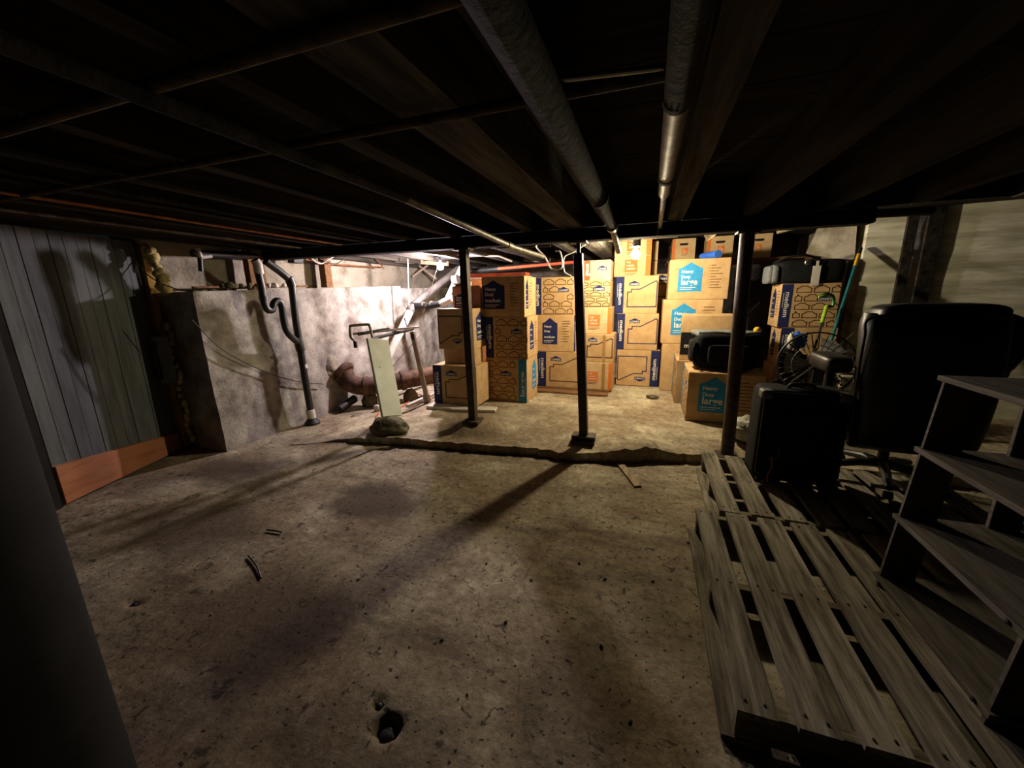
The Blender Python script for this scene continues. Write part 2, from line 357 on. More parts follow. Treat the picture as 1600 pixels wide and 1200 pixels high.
# ------------------------------------------------------------------ setting: walls
def rough_wall(name, m, o, u, v, w, h, n, amp=.012, nu=40, nv=24, seed=0, thick=.3):
    o, u, v, n = V(o), V(u), V(v), V(n); vs = []; 
    for j in range(nv+1):
        for i in range(nu+1):
            p = o + u*(w*i/nu) + v*(h*j/nv); d = amp*(noise.noise(p*1.7+V((seed,0,0))) + .5*noise.noise(p*6+V((0,seed,0))))
            vs.append(p + n*d)
    fs = [(j*(nu+1)+i, j*(nu+1)+i+1, (j+1)*(nu+1)+i+1, (j+1)*(nu+1)+i) for j in range(nv) for i in range(nu)]
    b = MB().add(vs, fs)
    c = [o - n*.02, o + u*w - n*.02, o + u*w + v*h - n*.02, o + v*h - n*.02]; d = [p - n*thick for p in c]
    b.add(c+d, [(0,1,2,3), (4,5,6,7), (0,1,5,4), (1,2,6,5), (2,3,7,6), (3,0,4,7)])
    return tag(b.build(name, m, loc=tuple(o), smooth=40), kind='structure')
# low retaining wall on the left: face, end face and sloping top in one mesh
def low_wall(name, y0, y1, zt0, zt1, xf, xb):
    ny, nz = 50, 20; vs = []; fs = []
    def P(x, y, z): 
        d = .012*noise.noise(V((x*1.5, y*1.8, z*1.8))) + .006*noise.noise(V((x*7, y*7, z*7))); return (x+d, y+d*.6, z+d*.3)
    for i in range(ny+1):
        y = y0+(y1-y0)*i/ny; zt = zt0+(zt1-zt0)*i/ny
        for j in range(nz+1): 
            flare = .03*(1-j/nz); vs.append(P(xf+flare, y, -.05+(zt+.05)*j/nz))
        vs.append(P(xb, y, zt)); vs.append(P(xb, y, -.05))
    k = nz+3
    for i in range(ny):
        for j in range(k-1): fs.append((i*k+j, (i+1)*k+j, (i+1)*k+j+1, i*k+j+1))
    fs += [tuple(range(k))[::-1], tuple(range(ny*k, (ny+1)*k))]
    return tag(MB().add(vs, fs).build(name, M_WALL, loc=(xf, y0, 0), smooth=40), kind='structure')
low_wall('wall_left', 2.27, 5.24, 1.45, 1.535, -3.66, -4.3)
low_wall('wall_left_far', 5.26, 7.25, 1.50, 1.53, -3.72, -4.3)
rough_wall('wall_left_upper', M_WALLU, (-4.17,7.3,1.3), (0,-1,0), (0,0,1), 5.1, .9, (1,0,0), .02, 60, 14, 3)
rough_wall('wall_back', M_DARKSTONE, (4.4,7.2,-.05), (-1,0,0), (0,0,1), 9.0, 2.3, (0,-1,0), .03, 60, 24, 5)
RW = math.radians(8); rc, rs = math.cos(RW), math.sin(RW); RC = V((2.05,5.10,-.05))
rough_wall('wall_right', M_BOARDCON, RC+V((rc,-rs,0))*5.2, (-rc,rs,0), (0,0,1), 5.2, 2.3, (-rs,-rc,0), .012, 70, 30, 8)
def rwy(x): return 5.10-(x-2.05)*math.tan(RW)
# sloping stone infill between the corner and the back
rough_wall('wall_right_return', M_WALLU, (2.06,5.44,-.05), (0,1,0), (0,0,1), 1.8, 2.3, (-1,0,0), .02, 24, 24, 9)
def slant():
    p = [Y(1262,395,5.5), Y(1282,352,5.5), Y(1338,340,5.2), Y(1333,408,5.2)]
    b = MB(); q = [a + V((.02,.14,0)) for a in p]; b.add(p+q, [(0,1,2,3),(4,5,6,7),(0,1,5,4),(1,2,6,5),(2,3,7,6),(3,0,4,7)])
    return tag(b.build('trim_1', M_WALLU, smooth=0, bevel=.012), 'rough plaster patch at the corner of the right wall', kind='structure')
slant()

# plank partition at the left with raw board at its foot
pa, pb = V((-3.77,1.24,0)), V((-4.12,2.17,0)); pd = (pb-pa); pl = pd.length; pd.normalize(); pn = V((pd.y,-pd.x,0))
W = thing('wall_partition', pa, 'grey painted plank partition with raw board along its foot', kind='structure')
npk = 11
for i in range(npk):
    a = pa + pd*(pl*(i+.014)/npk); c = pa + pd*(pl*(i+.986)/npk); o_ = pn*random.uniform(-.002,.003)
    p = [a+o_, c+o_, c-pn*.03, a-pn*.03]; z0, z1 = .04, 1.86
    MB().add([V((q.x,q.y,z0)) for q in p]+[V((q.x,q.y,z1)) for q in p], [(0,1,2,3),(4,5,6,7),(0,1,5,4),(1,2,6,5),(2,3,7,6),(3,0,4,7)]).build('plank', M_PAINTGREY, W, smooth=0, bevel=.0015)
b = MB(); q0 = pa+pn*.004; q1 = pb+pn*.004
za, zb = .29, .17
b.add([q0+V((0,0,.01)), q1+V((0,0,.01)), q1+V((0,0,zb)), q0+V((0,0,za)), q0+pn*.02+V((0,0,.01)), q1+pn*.02+V((0,0,.01)), q1+pn*.02+V((0,0,zb)), q0+pn*.02+V((0,0,za))], [(0,1,2,3),(4,5,6,7),(0,1,5,4),(1,2,6,5),(2,3,7,6),(3,0,4,7)])
tag(b.build('bottom_board', M_PLY, W, smooth=0, bevel=.003), 'raw orange-brown board')
b = MB(); b.bar(pa-pd*.05-pn*.02, pa-pd*.05-pn*.02+V((0,0,1.88)), .09, .05, up=pd); b.build('frame_post', M_GIRD, W, smooth=0)
b = MB(); b.bar(pa-pd*.1-pn*.05+V((0,0,-.01)), pa-pd*1.4-pn*.05+V((0,0,-.01)), .05, .05); b.build('sill', M_GIRD, W, smooth=0)
b = MB(); c0 = pa-pd*.1-pn*.06; c1 = pa-pd*1.6-pn*.06
b.add([c0, c1, c1+V((0,0,1.9)), c0+V((0,0,1.9))]+[p-pn*.03 for p in (c0, c1, c1+V((0,0,1.9)), c0+V((0,0,1.9)))], [(0,1,2,3),(4,5,6,7),(0,1,5,4),(1,2,6,5),(2,3,7,6),(3,0,4,7)])
b.build('side_board', M_GIRD, W, smooth=0)

# ------------------------------------------------------------------ setting: ceiling with joists, girder
CE = thing('ceiling', (0,2,1.88), 'sooty open ceiling of joists and floorboards', kind='structure')
me_sub = None
for i in range(58):
    y = -1.5 + .152*i
    o = MB().box(-5.0, 5.2, y, y+.148, 2.12+random.uniform(0,.004), 2.15).build('floorboard', M_SUB, CE, smooth=0)
JO = [(-4.0,.07),(-3.52,.07),(-3.05,.07),(-2.58,.08),(-2.12,.07),(-1.66,.07),(-.96,.08),(-.62,.19),(-.33,.06),(.14,.1),(.61,.08),(1.06,.07),(1.52,.07),(1.98,.07),(2.45,.07),(2.9,.07),(3.4,.07)]
for x, wd in JO:
    b = MB(); n = 24; vs = []; fs = []
    for i in range(n+1):
        y = -1.5 + (4.74 if x > -.5 else 8.7)*i/n; d = .006*noise.noise(V((x*5, y*2, 0)))
        for px_, pz in ((-wd/2, 1.88), (wd/2, 1.88), (wd/2, 2.12), (-wd/2, 2.12)): vs.append((x+px_+d+.006*noise.noise(V((y*3,px_*20,x))), y, pz + (d*1.2 if pz < 2 else 0)))
    for i in range(n):
        for k in range(4): fs.append((i*4+k, i*4+(k+1)%4, i*4+4+(k+1)%4, i*4+4+k))
    fs += [(0,1,2,3), (n*4+3,n*4+2,n*4+1,n*4)]
    b.add(vs, fs).build('joist', M_LITJOIST if x in (.14,-.62) else M_TIMBER, CE, smooth=0)
GA, GB = V((-4.12,3.25,0)), V((1.32,3.27,0))
GD = (GB-GA).normalized()
for (xa, wa), (xb, wb) in zip(JO, JO[1:]):
    MB().box(xa+wa/2+.001, xb-wb/2-.001, 3.22, 3.265, 1.884, 2.118).build('blocking', M_TIMBER, CE, smooth=0)
b = MB().bar(GA+V((0,0,1.83)), GB+V((0,0,1.83)), .13, .094)
tag(b.build('beam_girder', M_GIRD, smooth=0, bevel=.008), 'blackened girder across the cellar resting on the three posts', kind='structure')
def gy(x): return GA.y + (x-GA.x)*(GB.y-GA.y)/(GB.x-GA.x)

# ------------------------------------------------------------------ support posts
def post(px_b, py_b, label, kind):
    p = Z(px_b, py_b, SLAB)
    if kind == 3: p = V((.665,3.3,0))
    p.z = slab_h(p.x, p.y)
    t = {1: V((-1.585,3.255,1.783)), 2: V((-.565,3.25,1.783)), 3: V((.625,3.27,1.783))}[kind]
    T = thing('support_post', p, label, 'post', 'steel support posts under the girder')
    b0 = p + V((0,0,.02)); 
    if kind == 2: b0 = p + V((0,0,.06)); t1 = t - V((0,0,.09))
    else: t1 = t - V((0,0,.012))
    if kind == 3: MB().tube([b0, t1], .048, 18).build('shaft', M_STEEL, T, smooth=40)
    else: MB().bar(b0, t1, .072, .072, up=(0,1,0)).build('shaft', M_STEEL, T, smooth=0, bevel=.007, seg=2)
    if kind == 2:
        MB().tube([t1, t-V((0,0,.01))], .018, 12).build('jack_screw', M_STEEL, T)
        b = MB(); b.box(p.x-.1,p.x+.1,p.y-.06,p.y+.06,p.z-.012,p.z+.012); b.box(p.x-.1,p.x+.1,p.y-.012,p.y+.012,p.z,p.z+.05); b.box(p.x-.1,p.x+.1,p.y-.06,p.y+.06,p.z+.044,p.z+.06)
        tag(b.build('base_block', M_STEEL, T, smooth=0), 'short rusty beam offcut')
    else: MB().box(p.x-.08,p.x+.08,p.y-.08,p.y+.08,p.z-.012,p.z+.022).build('base_plate', M_STEEL, T, smooth=0, bevel=.003)
    MB().box(t.x-.07,t.x+.07,t.y-.06,t.y+.06,t.z-.014,t.z).build('cap_plate', M_STEEL, T, smooth=0)
    return T
post(740, 665, 'square dark steel post beside the leftmost box stack', 1)
post(912, 684, 'square dark steel post on a rusty beam offcut, middle of three', 2)
post(1143, 690, 'round steel pipe post beside the large box with a bag', 3)

# big dark column near the camera
b = MB(); cdir = V((-.953,.303,0)); D, r_ = 1.0, .17; ang = math.asin(r_/D); cc = Matrix.Rotation(ang,3,'Z') @ cdir * D
T = thing('round_column', cc, 'thick dark round column standing close at the left edge', 'column')
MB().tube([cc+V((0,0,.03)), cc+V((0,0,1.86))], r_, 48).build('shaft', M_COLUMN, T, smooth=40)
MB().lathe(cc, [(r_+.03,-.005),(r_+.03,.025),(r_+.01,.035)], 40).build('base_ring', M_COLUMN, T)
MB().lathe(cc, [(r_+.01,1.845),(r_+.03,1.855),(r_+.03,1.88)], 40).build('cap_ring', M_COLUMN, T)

# ------------------------------------------------------------------ ceiling pipes and wires
def pipe(name, pts, r, m, label, cat='pipe', seg=14, parts=(), group=None):
    T = thing(name, pts[0], label, cat, group)
    MB().tube(pts, r, seg).build('run', m, T, smooth=50)
    for nm, a, b_, rr, mm in parts: MB().tube([a, b_], rr, seg).build(nm, mm, T, smooth=50)
    return T
zp = 1.835
def yl(x, z, ys, wob=0): return [V((x+wob*math.sin(y*2.3), y, z)) for y in ys]
x1 = -.265
T = pipe('wrapped_pipe', yl(x1, zp, (-.6,.6,1.3,2.08), .006), .043, M_INSUL, 'thick grimy wrapped pipe running back above the middle post',
    parts=[('collar', V((x1,2.06,zp)), V((x1,2.10,zp)), .047, M_GIRD), ('thin_run', V((x1,2.1,zp)), V((x1-.01,2.95,zp-.01)), .035, M_INSUL),
           ('collar', V((x1-.01,2.86,zp-.01)), V((x1-.01,2.95,zp-.01)), .04, M_GALV), ('bare_end', V((x1-.01,2.95,zp-.012)), V((x1-.015,3.62,zp-.106)), .024, M_GALV)])
x2 = .035
pipe('wrapped_pipe', yl(x2, zp, (-.6,.4,1.13), .003), .034, M_INSUL, 'wrapped pipe with bare grey end beside the wide joist',
    parts=[('joint_band', V((x2,1.12,zp)), V((x2,1.145,zp)), .035, M_GIRD), ('thin_run', V((x2,1.14,zp)), V((x2,1.82,zp)), .031, M_GALV), ('joint_band', V((x2,1.80,zp)), V((x2,1.835,zp)), .034, M_GIRD),
           ('reducer', V((x2,1.83,zp)), V((x2,2.1,zp)), .027, M_GALV), ('bare_end', V((x2,2.1,zp)), V((x2+.005,3.16,zp+.0)), .015, M_GALV), ('elbow_drop', V((x2+.005,3.155,zp+.015)), V((x2+.005,3.155,zp-.06)), .018, M_GALV)])
x3 = -1.12
pipe('steel_pipe', [V((x3,-.5,1.838)),V((x3,1.7,1.832))], .021, M_INSUL, 'long straight grey pipe running back left of the wide joist',  # near run's shade put into a darker colour; this pipe has no wrap
    parts=[('lit_run', V((x3,1.7,1.832)), V((x3+.04,3.1,1.757)), .021, M_GALV), ('bare_end', V((x3+.04,3.1,1.757)), V((x3+.07,4.0,1.75)), .021, M_GALV), ('coupling', V((x3+.038,3.0,1.762)), V((x3+.042,3.1,1.757)), .026, M_GALV)])
for x, r, m, lb in ((-2.75,.011,M_COPPER,'bright copper pipe running back along the left joists'), (-1.95,.012,M_TIMBER,'dark thin pipe running back toward the cool bulb'),
                    (-2.3,.012,M_INSUL,'dull thin pipe between two left joists'), (-3.25,.012,M_GALV,'thin grey pipe nearest the left wall')):
    pipe('supply_pipe', yl(x, 1.862, (-.4,1,2,3.05), .008), r, m, lb, seg=8)
# cross pipes slung under the joists
def cross(y, x0, x1_, r, m, label, z=1.862):
    T = pipe('cross_pipe', [V((x0,y,z)), V(((x0+x1_)/2,y+.004,z-.003)), V((x1_,y+.01,z))], r, m, label, seg=10)
    k = 0
    for x, wd in JO:
        if x0 < x < x1_ and k < 4:
            MB().tube([V((x,y,1.885)), V((x,y-.001,z-r-.002))], .004, 6).build('hanger', M_GIRD, T); k += 1
    return T
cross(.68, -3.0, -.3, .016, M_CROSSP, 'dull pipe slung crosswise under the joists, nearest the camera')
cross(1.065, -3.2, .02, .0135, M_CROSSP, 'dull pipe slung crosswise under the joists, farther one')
pipe('cross_pipe', [V((-.23,1.02,1.868)), V((0.0,1.055,1.868))], .007, M_CHROME, 'short shiny rod between the two wrapped pipes', seg=8)
# conduits around the girder on the right
pipe('conduit', [Y(932,365,3.75), Y(1060,352,3.75), Y(1200,338,3.75)], .012, M_GALV, 'pale conduit along the girder above the warm bulb', seg=8)
pipe('black_pipe', [Y(1060,362,3.66), Y(1260,340,3.66), Y(1458,329,3.66)], .03, M_BLACKPIPE, 'black pipe with a closed end crossing toward the right wall', seg=12)
pipe('conduit', [Y(1190,320,3.6), Y(1300,308,3.6), Y(1400,298,3.6)], .012, M_INSUL, 'dusty conduit above the black pipe at right', seg=8)
pipe('conduit', [Y(1190,331,3.7), Y(1300,322,3.7), Y(1380,312,3.7)], .009, M_GALV, 'thin bent conduit between black pipe and dusty conduit', seg=8)
pipe('black_pipe', [Y(1548,303,4.75), Y(1600,290,4.72), Y(1660,277,4.68)], .04, M_BLACKPIPE, 'short black pipe high on the right wall', seg=12)

# ------------------------------------------------------------------ beyond the girder, left: ledgers, pipes and wires under the floor
def ledger(name, a, b_, w_, h_, m, label, cat='timber'):
    return tag(MB().bar(a, b_, w_, h_).build(name, m, smooth=0, bevel=.004), label, cat)
ledger('ledger_board', Y(515,400,5.6), Y(700,412,5.6), .05, .07, M_LEDGE, 'pale ledger board lit by the cool bulb above the left wall')
ledger('ledger_board', Y(700,400,6.6), Y(860,407,6.6), .05, .07, M_LEDGE, 'pale ledger board behind the leftmost post')
ledger('floor_joist_end', Y(560,446,5.0)+V((0,0,0)), Y(300,449,2.5)+V((0,0,0)), .02, .02, M_BROWNWOOD, 'thin brown batten lying along the top of the left wall')
pipe('copper_pipe', [X(478,405,-4.0), X(508,412,-4.0), X(560,416,-4.0), X(596,418,-4.0)], .011, M_COPPER, 'copper pipe running along above the left wall', seg=8)
pipe('copper_pipe', [X(582,396,-3.9), X(600,420,-3.9)], .010, M_COPPER, 'slanting copper pipe beside the pale ledger board', seg=8)
pipe('cross_brace', [Y(645,432,6.2), Y(690,398,6.2)], .022, M_TAN, 'slanting brace under the floor left of the cool bulb', 'brace', seg=8)
pipe('cross_brace', [Y(645,408,6.3), Y(682,436,6.3)], .022, M_TAN, 'crossed brace behind the other slanting brace', 'brace', seg=8)
pipe('black_pipe', [Y(662,405,5.2), Y(700,402,5.2), Y(748,398,5.2)], .03, M_BLACKPIPE, 'thick dark pipe just above the cool bulb', seg=12)
pipe('black_pipe', [Y(735,424,6.3), Y(790,419,6.3), Y(850,414,6.3)], .05, M_BLACKPIPE, 'thick black drain pipe behind the red rail', seg=12)
pipe('thin_pipe', [Y(640,392,4.2), Y(740,388,4.2), Y(860,384,4.2)], .012, M_INSUL, 'thin dull pipe just behind the girder at left', seg=8)
pipe('thin_pipe', [Y(690,397,5.0), Y(780,400,5.0), Y(800,408,5.0)], .014, M_TAN, 'thin tan pipe bending down behind the leftmost post', seg=8)
pipe('red_rail', [Y(778,420,5.75), Y(905,409,5.75)], .022, M_RED, 'long red tube lying across the back above the boxes', 'tube', seg=10)
b = MB(); q = [Y(1098,362,4.6), Y(1132,356,4.6), Y(1138,352,4.4), Y(1104,378,4.9)]
b.add(q+[p_+V((0,.01,.015)) for p_ in q], [(0,1,2,3),(4,5,6,7),(0,1,5,4),(1,2,6,5),(2,3,7,6),(3,0,4,7)]); tag(b.build('hanging_board', M_LEDGE, smooth=0), 'pale board scrap hanging under the floor above the blue tube', 'board')
ledger('ledger_board', Y(1215,362,5.3), Y(1300,338,5.0), .06, .05, M_LEDGE, 'pale ledger board sloping above the black duffel')
ledger('ledger_board', Y(935,377,5.2), Y(1060,368,5.2), .08, .03, M_LEDGE, 'pale board under the floor behind the warm bulb')
# wires
def wire(name, pts, r, m, label, n=8): return tag(MB().tube(bez(pts, n), r, 6).build(name, m, smooth=60), label, 'cable')
wire('white_cable', [V((-.99,4.05,1.9)), Y(838,384,4.1), Y(852,402,4.1), Y(862,420,4.1), Y(878,418,4.1), Y(876,395,4.1), Y(868,392,4.1)], .007, M_CABLE, 'white cable loop hanging above the middle boxes')
wire('white_cable', [V((-.66,4.3,1.89)), Y(898,393,4.3), Y(882,402,4.3), Y(882,424,4.3), Y(892,432,4.3), Y(862,430,4.3)], .006, M_CABLE, 'white cable curl lying on top of the middle boxes')
wire('white_cable', [X(480,398,-3.9), X(500,412,-3.9), X(520,402,-3.9), X(540,396,-3.9)], .008, M_CABLE, 'white cable bundle sagging above the left wall')
wire('dark_cable', [X(500,404,-3.85), X(525,412,-3.85), X(550,398,-3.85), X(590,396,-3.85)], .006, M_DCABLE, 'dark cable sagging beside the white bundle')
wire('dark_cable', [X(300,500,-3.6), X(350,548,-3.6), X(420,583,-3.6), X(470,597,-3.6), X(505,600,-3.6)], .005, M_DCABLE, 'thin wire swagged across the left wall')
wire('dark_cable', [Y(940,371,4.2), Y(965,372,4.2), Y(985,366,4.2), Y(1000,352,4.2)], .006, M_DCABLE, 'dark cable feeding the warm bulb fixture')
wire('dark_cable', [X(700,470,-2.9), X(660,520,-3.0), X(620,565,-3.2), X(600,592,-3.3)], .005, M_DCABLE, 'thin dark wire slanting down behind the tan upright')
T = tag(MB().box(-4.0,-3.9,3.55,3.68,1.78,1.86).build('junction_box', M_RUBBER, smooth=0, bevel=.005), 'small dark junction box above the left wall', 'junction box')
b = MB()
for k in range(9):
    b2 = MB().blob(X(345+12*k+random.uniform(-4,4), 447, -3.8)+V((0,0,.005)), (random.uniform(.02,.045),)*2+(random.uniform(.015,.035),), k, .3, 2)
    tag(b2.build('rubble_stone', M_ROCK if k < 6 else M_WHITEWOOD, smooth=60), ('small dark rubble stone on top of the left wall' if k < 6 else 'small pale rubble lump on the left wall behind the drain trap'), 'stone', 'dark rubble on the left wall' if k < 6 else 'pale rubble on the left wall')
tag(MB().box(-4.02,-3.94,3.02,3.2,1.47,1.88).build('stub_post', M_BROWNWOOD, smooth=0, bevel=.004), 'short brown stub post on the left wall behind black pipe', 'post')
tag(MB().box(-4.05,-3.95,4.05,4.16,1.51,1.88).build('stub_post', M_BROWNWOOD, smooth=0, bevel=.004), 'short dark stub post on the left wall below the ledger', 'post')

# ------------------------------------------------------------------ lamps
def lamp(name, p, m, label, fixture):
    T = thing(name, p+V((0,0,.04)), label, 'light bulb')
    MB().lathe(p, [(.004,-.05),(.024,-.044),(.038,-.024),(.042,0),(.037,.02),(.024,.038),(.017,.05)], 20).build('bulb', m, T, smooth=80)
    MB().lathe(p, [(.017,.05),(.019,.055),(.019,.09),(.013,.1)], 16).build('socket', M_CHROME if fixture else M_BLACKPIPE, T)
    if fixture:
        MB().lathe(p, [(.05,.075),(.042,.085),(.04,.11),(.03,.125),(.028,.14)], 18).build('fixture_cup', M_CHROME, T)
        top = 1.88-p.z
        b = MB(); b.box(p.x-.03,p.x-.022,p.y-.01,p.y+.01,p.z+.1,2.12); b.box(p.x+.03,p.x+.045,p.y-.02,p.y+.02,p.z+.06,2.12); b.build('bracket', M_GALV, T, smooth=0)
    else:
        MB().tube([p+V((0,0,.1)), V((p.x,p.y,2.12))], .006, 8).build('cord', M_DCABLE, T)
    return T
B1 = Y(688,416,4.75); B2 = Y(993,397,4.35)
lamp('bare_light_bulb', B1, M_BULBC, 'glaring cool white bare bulb at the left', False)
lamp('bare_light_bulb', B2, M_BULBW, 'warm yellow bare bulb in a metal fixture over the boxes', True)
tag(MB().tube([B1+V((.0,-.03,.05)), Y(672,455,4.6), Y(656,505,4.5)], .003, 6).build('pull_string', M_CABLE), 'white pull string slanting down from the cool bulb', 'string')

# ------------------------------------------------------------------ cardboard boxes
PRINTS = {'navy': ('navy_print', M_NAVY), 'lblue': ('light_blue_print', M_LBLUE), 'white': ('white_lettering', M_WHITE), 'line': ('outline_print', M_LINE),
          'nline': ('navy_outline_print', M_NAVY), 'orange': ('orange_print', M_ORANGE), 'red': ('red_print', M_RED), 'list': ('printed_list', M_GREYP), 'black': ('black_print', M_BLKP), 'tape': ('packing_tape', M_TAPE), 'btape': ('packing_tape', M_TAPEB)}
LAY = {'navy':.0012,'lblue':.0012,'orange':.0012,'red':.0012,'black':.0012,'line':.0012,'nline':.0012,'list':.0012,'white':.0022,'tape':.0007,'btape':.0027}
class Face:
    def __init__(s, o, u, v, n, w_, h_, acc, flip=False): s.o, s.u, s.v, s.n, s.w, s.h, s.acc, s.flip = V(o), V(u), V(v), V(n), w_, h_, acc, flip
    def P(s, a, c, col):
        if s.flip: a, c = s.w-a, s.h-c
        return s.o + s.u*a + s.v*c + s.n*LAY[col]
    def poly(s, col, pts): s.acc.setdefault(col if col in ('white','line','nline','list') else (col, len(s.acc)), MB()).add([s.P(a, c, col) for a, c in pts], [tuple(range(len(pts)))])
    def rect(s, col, a, c, b_, d): s.poly(col, [(a,c),(b_,c),(b_,d),(a,d)])
    def line(s, col, pts, t, closed=False):
        pts = list(pts) + ([pts[0]] if closed else [])
        for (a, c), (b_, d) in zip(pts, pts[1:]):
            L = math.hypot(b_-a, d-c) or 1; nx_, ny_ = -(d-c)/L*t/2, (b_-a)/L*t/2; ex, ey = (b_-a)/L*t/2, (d-c)/L*t/2
            s.poly(col, [(a+nx_-ex,c+ny_-ey),(b_+nx_+ex,d+ny_+ey),(b_-nx_+ex,d-ny_+ey),(a-nx_-ex,c-ny_-ey)])
    def text(s, col, st, a, c, width, rot=0, height=None):
        vs, fs, tw, th = text_geo(st); k = width/tw; ky = height/th if height else k
        def T(x, y):
            x, y = x*k, y*ky
            if rot == 90: x, y = -y, x
            elif rot == -90: x, y = y, -x
            return s.P(a+x, c+y, col)
        s.acc.setdefault(col, MB()).add([T(*v) for v in vs], fs)
def gable(a, c, w_, h_, roof=.25):  # label shape with a gable top
    return [(a,c),(a+w_,c),(a+w_,c+h_*(1-roof)),(a+w_*.86,c+h_*(1-roof*.85)),(a+w_*.5,c+h_),(a+w_*.14,c+h_*(1-roof*.85)),(a,c+h_*(1-roof))]
def logo(f, a, c, w_):
    h_ = w_*.5; f.poly('navy', gable(a, c, w_, h_, .4)); f.text('white', "LOWE'S", a+w_*.08, c+h_*.14, w_*.84, height=h_*.38)
def stripe(f, side, col, word, fr=.2):
    a, b_ = (0, f.w*fr) if side == 'l' else (f.w*(1-fr), f.w); f.rect(col, a+.001, .004, b_-.001, f.h-.004)
    hh = (b_-a)*.42
    if side == 'l': f.text('white', word, a+(b_-a)*.38, f.h*.82, f.h*.58, -90, hh); f.rect('white', a+(b_-a)*.2, f.h*.45, a+(b_-a)*.24, f.h*.8)
    else: f.text('white', word, a+(b_-a)*.66, f.h*.12, f.h*.6, 90, hh); f.rect('white', a+(b_-a)*.78, f.h*.15, a+(b_-a)*.82, f.h*.6)
def house(f, side='l', col='line', word='medium', c2='navy'):
    if side: stripe(f, side, c2, word)
    a, b_ = (f.w*.29, f.w*.97) if side == 'l' else (f.w*.03, f.w*.73)
    if side is None: a, b_ = f.w*.08, f.w*.95
    P = [(a,f.h*.18),(a,f.h*.58),(a+(b_-a)*.13,f.h*.58),(a+(b_-a)*.13,f.h*.65),(a+(b_-a)*.42,f.h*.65),(a+(b_-a)*.95,f.h*.86),(b_,f.h*.82),(b_,f.h*.18)]
    f.line(col, P, .0125, True); logo(f, a+.01, f.h*.74, (b_-a)*.36)
def bricks(f, side='l', word='medium', c2='navy'):
    if side: stripe(f, side, c2, word)
    a, b_ = (f.w*.24, f.w) if side == 'l' else ((0, f.w*.74) if side == 'r' else (0, f.w))
    ph = f.h/5.2; pw = (b_-a)/2.6; r = 0; y = ph*.12
    lx, ly, lw = a+(b_-a)*.5, f.h*.6, (b_-a)*.34
    while y + ph*.82 < f.h:
        x = a + pw*.08 - (pw*.5 if r % 2 else 0)
        while x < b_-.01:
            x0, x1_ = max(a+.005, x), min(b_-.006, x+pw*.84)
            if x1_-x0 > pw*.2 and not (lx-pw*.3 < (x0+x1_)/2 < lx+lw+pw*.1 and ly-ph*.6 < y+ph*.4 < ly+lw*.5+ph*.1):
                P = [(px_, y+py_*ph) for px_, py_ in ((x0,.05),(x1_,.05),(x1_,.52),(x1_-pw*.1,.56),(min(x1_-pw*.16,x+pw*.56),.78),(max(x0+pw*.16,x+pw*.28),.78),(x0+pw*.1,.56),(x0,.52))]
                f.line('line', P, .0085, True)
            x += pw
        y += ph; r += 1
    logo(f, lx, ly, lw)
def heavy(f, word, col, a=.16, wd=.4, lists=True, h0=.2, h1=.92):
    x, y, w_, h_ = f.w*a, f.h*h0, f.w*wd, f.h*(h1-h0)
    f.poly(col, gable(x, y, w_, h_, .2))
    f.text('white', 'Heavy', x+w_*.12, y+h_*.64, w_*.5); f.text('white', 'Duty', x+w_*.12, y+h_*.46, w_*.4); f.text('white', word, x+w_*.12, y+h_*.24, w_*.7)
    f.rect('white', x+w_*.1, y+h_*.13, x+w_*.75, y+h_*.15); f.rect('white', x+w_*.1, y+h_*.07, x+w_*.6, y+h_*.085)
    if lists:
        rr = random.Random(int(f.w*1000))
        for k in range(9):
            yy = f.h*(.82-.068*k); f.rect('list', f.w*(a+wd+.1), yy, f.w*(a+wd+.115), yy+f.h*.015); f.rect('list', f.w*(a+wd+.13), yy, f.w*(a+wd+.13+rr.uniform(.08,.2)), yy+f.h*.02)
def hdepot(f, sq=(.22,.3,.5), stripe_r=True, hole=False, stripe_l=False):
    w_ = f.w*sq[2]; x, y = f.w*sq[0], f.h*sq[1]; f.rect('orange', x, y, x+w_, y+w_)
    for k, wd_ in enumerate(('THE', 'HOME', 'DEPOT')): f.text('white', wd_, x+w_*.12, y+w_*(.7-.26*k), w_*(.34,.62,.74)[k], height=w_*.15)
    f.rect('list', x, y-w_*.16, x+w_*.95, y-w_*.11); f.rect('list', x, y-w_*.27, x+w_*.7, y-w_*.23)
    if stripe_r: f.rect('orange', f.w*.86, .003, f.w-.002, f.h-.003)
    if stripe_l: f.rect('orange', .002, .003, f.w*.14, f.h-.003)
    if hole: f.poly('black', [(f.w*.32,f.h*.74),(f.w*.36,f.h*.69),(f.w*.64,f.h*.69),(f.w*.68,f.h*.74),(f.w*.68,f.h*.79),(f.w*.32,f.h*.79)])
